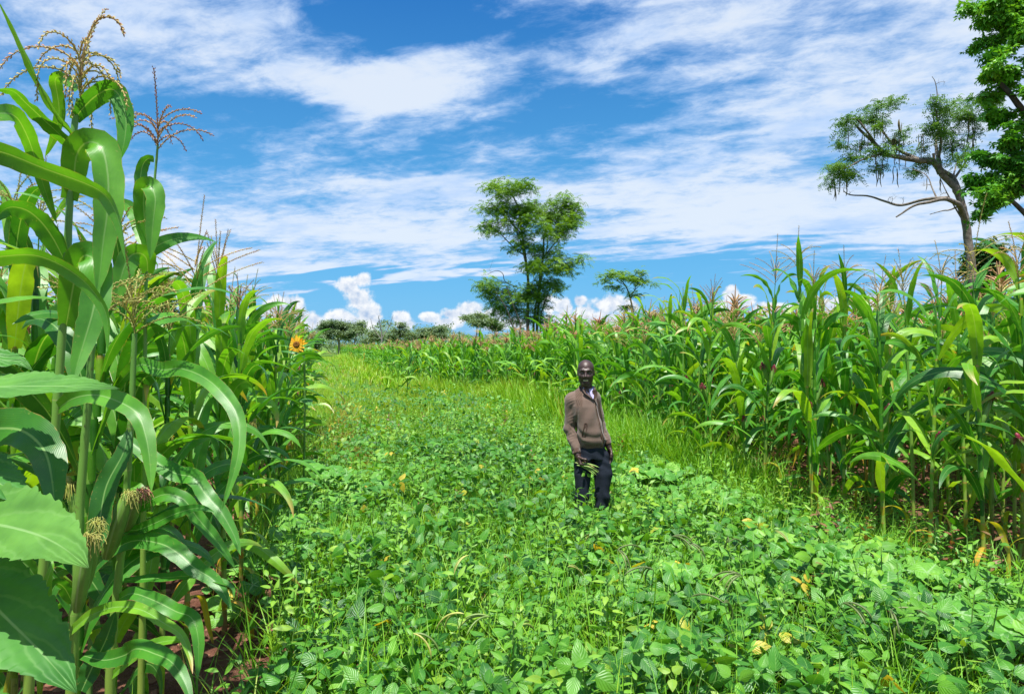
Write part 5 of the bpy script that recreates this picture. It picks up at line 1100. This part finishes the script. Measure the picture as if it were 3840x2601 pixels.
        for dd, l, r0, r1 in ((d*.55+s_*.75+n*.35, .036, .0125, .0108), (d*.85*thumb+s_*.35+n*(1.15-thumb*.6), .030, .0105, .0095), (d*thumb+s_*(thumb-.9)+n*.5, .025, .0095, .0075)):
            dd = nrm(dd); p2 = p+dd*l*big; b.cap(p, p2, r0, r1, .004); p = p2
        return c
    dR = nrm(np.array([.20,-.30,-.90])); nR = nrm(np.array([.85,.30,.10])-dR*np.dot([.85,.30,.10], dR)); sR = np.cross(dR, nR); sR = sR if sR[1] < 0 else -sR
    hand(wrR+dR*.012, dR, nR, sR, (R(72),R(85),R(50)), .45)
    dL = nrm(np.array([.20,-.05,-.97])); nL = nrm(np.array([-.35,.95,0])-dL*np.dot([-.35,.95,0], dL)); nL = nrm(np.array([-.75,-.35,0])-dL*np.dot([-.75,-.35,0], dL)); sL = np.cross(dL, nL); sL = sL if sL[1] < 0 else -sL
    hand(wrL+dL*.012, dL, nL, sL, (R(20),R(28),R(18)), 1.0, .12)
    skin_t = b.mesh()
    M_skin, n_, o_, g_ = mat_new('skin'); pr = n_.nodes.new('ShaderNodeBsdfPrincipled'); tcn = n_.nodes.new('ShaderNodeTexCoord'); nz = g_.noise(tcn.outputs['Object'], 25, 4, .6); nf = g_.noise(tcn.outputs['Object'], 260, 3, .6)
    n_.links.new(g_.mix(g_.step(nz, .3, .7), (.034,.018,.015), (.066,.035,.028)), pr.inputs['Base Color']); n_.links.new(g_.step(nf, .3, .7, 'LINEAR', .40, .54), pr.inputs['Roughness']); pr.inputs['Specular IOR Level'].default_value = .55
    bb = n_.nodes.new('ShaderNodeBump'); bb.inputs['Strength'].default_value = .25; bb.inputs['Distance'].default_value = .002; n_.links.new(nf, bb.inputs['Height']); n_.links.new(bb.outputs[0], pr.inputs['Normal']); n_.links.new(pr.outputs[0], o_.inputs[0])
    M_lip = plain_mat('lips', (.075,.028,.026), .45, .5, scale=60); M_shoe = plain_mat('boot', (.03,.022,.018), .6)
    # lips and boots are colour regions of the one body surface
    fc = skin_t.co[skin_t.loops.reshape(-1, 4)].mean(1); q = (fc-HC)@MH
    lip = (np.abs(q[:,0]) < .025) & (q[:,2] < -.048) & (q[:,2] > -.088) & (q[:,1] < -.075) & ((q[:,0]/.027)**2+((q[:,2]+.067)/.0195)**2 < 1)
    skin_t.mat = np.where(lip, 1, np.where(fc[:,2] < .10, 2, 0)); part('body', skin_t, [M_skin, M_lip, M_shoe], o)
    # eyes, teeth
    def ball(c, r, mat, nm, rings=10, seg=14, Mx=None, sc=(1,1,1)):
        th = np.linspace(0, np.pi, rings); ph = np.linspace(0, 2*np.pi, seg, endpoint=False); co = np.stack([np.sin(th)[:,None]*np.cos(ph)[None], -np.cos(th)[:,None]+0*ph[None], np.sin(th)[:,None]*np.sin(ph)[None]], -1)*r*np.array(sc)
        v = np.cos(th); idx = np.arange(rings*seg).reshape(rings, seg); nx = np.roll(idx, -1, 1); t = T(); co = co.reshape(-1, 3)@(Mx if Mx is not None else np.eye(3)).T+c
        st = np.zeros((rings, seg, 3)); st[:, :, 1] = (th/np.pi)[:, None]; t.add(co, np.stack([idx[:-1], nx[:-1], nx[1:], idx[1:]], -1).reshape(-1, 4), st.reshape(-1, 3)); return part(nm, t, [mat], o)
    me_, n2, o2, g2 = mat_new('eyeball'); s2 = st_nodes(n2); pe = n2.nodes.new('ShaderNodeBsdfPrincipled'); n2.links.new(ramp(n2, s2[1], [(0, (.004,.004,.004)), (.10, (.03,.014,.008)), (.19, (.03,.014,.008)), (.21, (.52,.47,.40)), (1, (.5,.45,.4))], 'CONSTANT'), pe.inputs[0]); pe.inputs['Roughness'].default_value = .12; n2.links.new(pe.outputs[0], o2.inputs[0])
    for s_ in (-1, 1): ball(hp(s_*.0312,-.0690,.0010), .0112, me_, 'eye', Mx=MH@rotm(R(-26)))
    tt = T(); th = np.linspace(-.85, .85, 9)
    for i in range(8):
        a = (th[i]+th[i+1])/2; c = np.array([.026*math.sin(a), -.0645-.0215*math.cos(a), -.0645]); w = .0049
        sdv = np.array([math.cos(a), math.sin(a), 0]); fw = np.array([math.sin(a), -math.cos(a), 0])
        for zz, hh in ((.0022,.0062),):
            v = []
            for u, k, dpt in ((-1,-1,0),(1,-1,0),(1,1,0),(-1,1,0),(-.75,-.7,.0018),(.75,-.7,.0018),(.75,.8,.0018),(-.75,.8,.0018)): v.append(HC+MH@(c+sdv*u*w*.5+np.array([0,0,zz+k*hh*.9])+fw*dpt))
            tt.add(v, [[4,5,6,7],[0,1,5,4],[1,2,6,5],[2,3,7,6],[3,0,4,7]])
    part('teeth', tt, [plain_mat('tooth', (.80,.72,.46), .3, .5, scale=90, amount=.12)], o)
    # knit jacket
    j = SDF((-.30,-.20,.84), (.32,.24,1.52), .005)
    j.loft([(.925,.045,.015,.108,.100),(.955,.046,.012,.118,.112),(1.0,.043,.005,.124,.124),(1.08,.030,.0,.120,.122),(1.2,.004,.005,.118,.118),(1.30,-.018,.015,.120,.112),(1.36,-.022,.022,.112,.096),(1.41,-.010,.03,.085,.075),(1.44,0,.033,.070,.062)], .03, 2.3)
    j.cap((-.06,.03,1.405), shR+[0,0,-.012], .052, .058, .04); j.cap((.05,.035,1.405), shL+[-.01,0,-.018], .050, .054, .04)
    j.cap(shR+[0,0,-.01], elR, .064, .054, .03); j.cap(elR, wrR+(elR-wrR)*.10, .054, .040, .02); j.cap(shL+[0,0,-.015], elL, .058, .050, .03); j.cap(elL, wrL+(elL-wrL)*.10, .050, .038, .02)
    # open the front of the neck
    j.cap((.004,-.10,1.475), (.012,-.115,1.40), .052, .018, .012, sub=True)
    for w_, e_ in ((wrR, elR), (wrL, elL)): d = nrm(e_-w_); j.cap(w_-d*.03, w_+d*.018, .030, .030, .004, sub=True)
    def folds(X, Y, Z):
        a = .0045*np.sin((Z*62+X*26+2*np.sin(Y*30+X*10)))*np.clip((1.13-np.abs(Z-1.0)*6.5), 0, 1)                # pulls above the hem
        sR_ = np.clip(1-np.abs(X+.145)/.05, 0, 1); sL_ = np.clip(1-np.abs(X-.185)/.05, 0, 1); mid = np.clip(1-np.abs(Z-1.05)/.19, 0, 1)
        a = a+(sR_+sL_)*mid*.0032*np.sin(Z*57+Y*64+np.sin(X*70+Z*43)*2.4)*np.clip(1.3-np.abs(Z-1.08)*9,.25,1)+(sR_+sL_)*.0014*np.sin(Z*150-X*90+Y*60+np.sin(Z*37)*3)+.004*np.sin(X*45-Z*24+1.2)*np.clip((Z-1.0)*5, 0, 1)*np.clip((1.38-Z)*8, 0, 1)
        a = a+.010*np.exp(-((X+.088+(1.36-Z)*.02)/.010)**2)*np.clip((1.36-Z)*8, 0, 1)*np.clip((Z-1.02)*8, 0, 1)           # crease between arm and chest
        return a
    jt = j.mesh(folds); fc = jt.co[jt.loops.reshape(-1, 4)].mean(1)
    dRw = (fc-wrR)@nrm(elR-wrR); dLw = (fc-wrL)@nrm(elL-wrL); nearR = np.linalg.norm(fc-wrR, axis=1) < .12; nearL = np.linalg.norm(fc-wrL, axis=1) < .12
    rad = np.hypot(fc[:,0]-.045, fc[:,1]-.01); cuff = (nearR & (dRw < .052)) | (nearL & (dLw < .052)) | ((fc[:,2] < .968) & (np.abs(fc[:,0]-.045) < .15) & ~nearR & ~nearL)
    yoke = (fc[:,2] > 1.30) & (fc[:,0] < -.045) & (fc[:,0] > -.105+(fc[:,2]-1.30)*.0) & (fc[:,1] < .05) & ~cuff; yoke |= (fc[:,2] > 1.33) & (fc[:,0] > .075) & (fc[:,0] < .10) & (fc[:,1] < .05)
    jt.mat = np.where(cuff, 1, np.where(yoke, 2, 0))
    def knit(nm, c1, c2, sc, mode):
        m, n, oo, g = mat_new(nm); tcn = n.nodes.new('ShaderNodeTexCoord'); sp_ = n.nodes.new('ShaderNodeSeparateXYZ'); n.links.new(tcn.outputs['Object'], sp_.inputs[0]); x, y, z = sp_.outputs
        if mode == 'heather': h = g.noise(tcn.outputs['Object'], sc, 4, .75); 
        elif mode == 'rib': h = g.step(g.m('SINE', g.mul(g.add(x, g.mul(y, .8)), sc)), -1, 1)
        else: h = g.m('MAXIMUM', g.step(g.m('SINE', g.mul(g.add(x, g.mul(y, .6)), sc)), .2, 1), g.step(g.m('SINE', g.mul(z, sc)), .2, 1))
        nz = g.noise(tcn.outputs['Object'], 330, 3, .7); f = g.m('ADD', g.mul(h, .7), g.mul(nz, .35), clamp=True); big = g.noise(tcn.outputs['Object'], 7, 3, .5)
        col = g.mix(f, c1, c2); hs_ = n.nodes.new('ShaderNodeHueSaturation'); n.links.new(col, hs_.inputs['Color']); n.links.new(g.step(big, .3, .7, 'LINEAR', .85, 1.12), hs_.inputs['Value'])
        p = n.nodes.new('ShaderNodeBsdfPrincipled'); n.links.new(hs_.outputs[0], p.inputs['Base Color']); p.inputs['Roughness'].default_value = .95; p.inputs['Specular IOR Level'].default_value = .15; p.inputs['Sheen Weight'].default_value = .25; p.inputs['Sheen Roughness'].default_value = .5
        b_ = n.nodes.new('ShaderNodeBump'); b_.inputs['Strength'].default_value = .6; b_.inputs['Distance'].default_value = .003; n.links.new(g.add(h, g.mul(nz, .8)), b_.inputs['Height']); n.links.new(b_.outputs[0], p.inputs['Normal']); n.links.new(p.outputs[0], oo.inputs[0]); return m
    K1 = knit('heather_knit', (.085,.054,.040), (.215,.152,.122), 210, 'heather'); K2 = knit('ribbed_knit', (.065,.036,.026), (.15,.090,.068), 900, 'rib'); K3 = knit('waffle_knit', (.20,.135,.10), (.050,.028,.020), 560, 'waffle')
    jac = part('jacket', jt, [K1, K2, K3], o)
    # anything laid on the jacket is found by marching from the front onto its surface
    def onj(x, z, y0=-.2):
        i = int(round((x-j.ax[0][0])/j.h)); k = int(round((z-j.ax[2][0])/j.h)); col = j.f[i, :, k]; a = np.argmax(col < 0); return j.ax[1][a] if col.min() < 0 else .0
    M_zip = plain_mat('zip_tape', (.060,.028,.020), .8, .2); M_metal = plain_mat('zip_teeth', (.20,.15,.11), .4, .5, scale=300)
    zp = [(x, z) for x, z in [(.052,1.385),(.060,1.34),(.070,1.28),(.088,1.20),(.105,1.12),(.122,1.05),(.132,1.0),(.130,.955),(.126,.932)]]
    zz = spline([(x, onj(x, z)-.004, z) for x, z in zp], 40); k_ = np.array([.2,.6,.2]); zz[1:-1, 1] = np.convolve(zz[:, 1], k_, 'valid')
    sd = np.tile(nrm(np.array([1,.35,0])), (40,1)); zo = part('zip', ribbon(zz, np.full(40, .026), sd, 5, .0).fin(), [M_zip], jac); part('zip_teeth', tube(zz+[0,-.004,0], .0028, 5).fin(), [M_metal], jac)
    # stand collar, folded open at the front
    ct = T(); ph = np.linspace(R(-62), R(242), 46); n = len(ph); rows_ = []
    for f_, (rr, hh) in enumerate([(.060,0),(.061,.022),(.063,.045),(.069,.060),(.074,.050),(.078,.030),(.080,.008)]):
        cx, cy = .004, .030; op = np.clip((np.abs(ph-R(90))-R(95))/R(57), 0, 1); r_ = rr+.010*op
        x = cx+np.cos(ph)*(r_*1.03); y = cy+np.sin(ph)*r_*.98; z = 1.418+hh*(1-.25*op)-.045*op**1.5+.006*np.sin(ph); rows_.append(np.stack([x, y, z], 1))
    co = np.array(rows_); m_ = len(rows_); idx = np.arange(m_*n).reshape(m_, n); ct.add(co.reshape(-1,3), np.stack([idx[:-1,:-1], idx[:-1,1:], idx[1:,1:], idx[1:,:-1]], -1).reshape(-1,4)); part('collar', ct, [knit('collar_knit', (.055,.030,.022), (.12,.070,.052), 700, 'rib')], jac)
    for s_, pts_c in ((1, [(.060,1.452),(.066,1.42),(.060,1.385),(.054,1.365)]), (-1, [(-.030,1.462),(-.012,1.43),(.018,1.40),(.046,1.372)])):
        pc_ = spline([(x, -.075+.02*abs(x-.05)/.08, z) for x, z in pts_c], 12); part('lapel', ribbon(pc_, np.array([.040,.044,.046,.046,.046,.044,.040,.036,.030,.024,.018,.014]), np.tile(nrm(np.array([s_*1.,-.35,.35])), (12,1)), 5, .12).fin(), [bpy.data.materials['collar_knit']], jac)
    # shirt showing at the neck
    ms, n3, o3, g3 = mat_new('checked_shirt'); tcn = n3.nodes.new('ShaderNodeTexCoord'); s3 = n3.nodes.new('ShaderNodeSeparateXYZ'); n3.links.new(tcn.outputs['Object'], s3.inputs[0]); x, y, z = s3.outputs
    a1 = g3.step(g3.m('SINE', g3.mul(g3.add(x, z), 620)), .2, .5); a2 = g3.step(g3.m('SINE', g3.mul(g3.sub(x, z), 620)), .2, .5); cc = g3.mix(a1, (.42,.48,.78), (.25,.03,.16)); cc = g3.mix(g3.mul(a2, .6), cc, (.62,.66,.82))
    p3 = n3.nodes.new('ShaderNodeBsdfPrincipled'); n3.links.new(cc, p3.inputs[0]); p3.inputs['Roughness'].default_value = .8; n3.links.new(p3.outputs[0], o3.inputs[0])
    sh = T(); ph = np.linspace(R(-75), R(255), 30); R0 = [np.stack([.006+np.cos(ph)*r_, .030+np.sin(ph)*r_*.95, z_-.028*np.clip((np.abs(ph-R(90))-R(90))/R(75), 0, 1)+0*ph], 1) for r_, z_ in ((.056,1.395),(.0555,1.44),(.057,1.475),(.0605,1.478),(.0625,1.445))]
    co = np.array(R0); idx = np.arange(150).reshape(5, 30); sh.add(co.reshape(-1,3), np.stack([idx[:-1,:-1], idx[:-1,1:], idx[1:,1:], idx[1:,:-1]], -1).reshape(-1,4))
    fr_ = spline([(.030,-.040,1.462),(.040,-.055,1.43),(.046,-.068,1.40),(.050,-.082,1.372)], 8); ribbon(fr_, np.array([.030,.036,.038,.036,.030,.022,.012,.003]), np.tile(nrm(np.array([1,-.25,.1])), (8,1)), 5, .1, t=sh)
    fr_ = spline([(-.034,-.030,1.470),(-.015,-.052,1.44),(.015,-.068,1.412),(.040,-.078,1.386)], 8); ribbon(fr_, np.array([.012,.013,.013,.012,.012,.010,.008,.003]), np.tile(nrm(np.array([.5,-.5,.8])), (8,1)), 3, .1, t=sh)
    part('shirt', sh, [ms], o)
    # pocket with piped edge
    pk = T(); pz = [(-.030,1.155),(-.010,1.150),(-.014,1.09),(-.022,1.045),(-.036,1.035),(-.052,1.045),(-.040,1.10),(-.030,1.155)]
    loop = spline([(x, onj(x, z)-.003, z) for x, z in pz], 40); part('pocket_trim', tube(loop, .0032, 6).fin(), [M_zip], jac)
    w_ = spline([(x, onj(x, z)-.003, z) for x, z in [(-.022,1.145),(-.028,1.10),(-.040,1.05)]], 12); part('pocket_welt', ribbon(w_, np.full(12, .016), np.tile(nrm([1,-.1,0]), (12,1)), 3, .0).fin(), [K2], jac)
    # trousers
    t_ = SDF((-.16,-.18,.02), (.28,.22,1.02), .006)
    t_.loft([(.82,.045,.022,.128,.112),(.90,.045,.022,.124,.108),(.965,.045,.020,.112,.094)], .03, 2.3)
    t_.cap((-.022,.02,.83), (-.040,.005,.68), .084, .074, .008); t_.cap((-.040,.005,.68), (-.042,-.01,.48), .074, .062, .01); t_.cap((-.042,-.01,.48), (-.050,.035,.10), .062, .056, .02); t_.cap((.122,.03,.83), (.148,.01,.68), .086, .084, .008); t_.cap((.148,.01,.68), (.142,-.01,.48), .084, .062, .01); t_.cap((.142,-.01,.48), (.130,.035,.10), .062, .056, .02)
    def tf(X, Y, Z): return .0045*np.sin(Z*70+X*40+Y*20)*np.clip(1-np.abs(Z-.80)/.10, 0, 1)+.006*np.sin(Z*48+np.sin(X*40)*1.5+Y*15)*np.clip((.62-Z)*5, 0, 1)+.004*np.sin(X*60+Z*14)
    part('trousers', t_.mesh(tf), [plain_mat('navy_cloth', (.014,.019,.032), .85, .2, var=(.018,.024,.038), scale=300, bump=.4)], o)
    belt = T(); ph = np.linspace(0, 2*np.pi, 36); co = np.array([np.stack([.045+np.cos(ph)*(.112+dr), .02+np.sin(ph)*(.094+dr), np.full(36, z_)], 1) for z_, dr in ((.925,.004),(.93,.008),(.958,.006),(.962,.002))]); idx = np.arange(144).reshape(4,36); belt.add(co.reshape(-1,3), np.stack([idx[:-1,:-1], idx[:-1,1:], idx[1:,1:], idx[1:,:-1]], -1).reshape(-1,4)); part('belt', belt, [plain_mat('belt_leather', (.02,.014,.010), .5)], o)
    # the picked pods in his right hand
    gp = wrR+dR*.012+dR*.082+nR*.016; bo = thing('bean_bundle', 'bunch of long green and pinkish bean pods gripped in the right hand of the man', 'bean pods', tuple(org+gp)); r = np.random.default_rng(4)
    for k in range(17):
        off = r.normal(0, .0085, 3); dd = nrm(np.array([.86,-.25,-.34])+r.normal(0, .10, 3)*[.3,.5,1]); L0 = r.uniform(.03,.05); L1 = r.uniform(.11,.16)
        pp = spline([off-dd*L0, off, off+dd*L1*.5+[0,0,.004], off+dd*L1+[0,0,-.010]], 12); put('pod', mesh_of('pod', tube(pp, np.interp(np.linspace(0,1,12), [0,.1,.9,1], [.0018,.0056,.0056,.0012]), 6, var=float([.62,.7,.85,.6,.9][k % 5])), [M_bpod if k % 4 else M_pinkpod]), bo)
    put('sprig', mesh_of('sprig', scatter(bean_sprig(77, 0), np.array([[.03,-.01,-.075]]), tilt_frames(r, 1, .9), np.array([.55]), np.array([.7])), [M_bean, M_stem]), bo)
    return o
M_pinkpod = plain_mat('pink_pod', (.42,.20,.12), .5, .3, var=(.40,.42,.14), scale=30)
person()
print('person', round(time.time()-T0, 1))
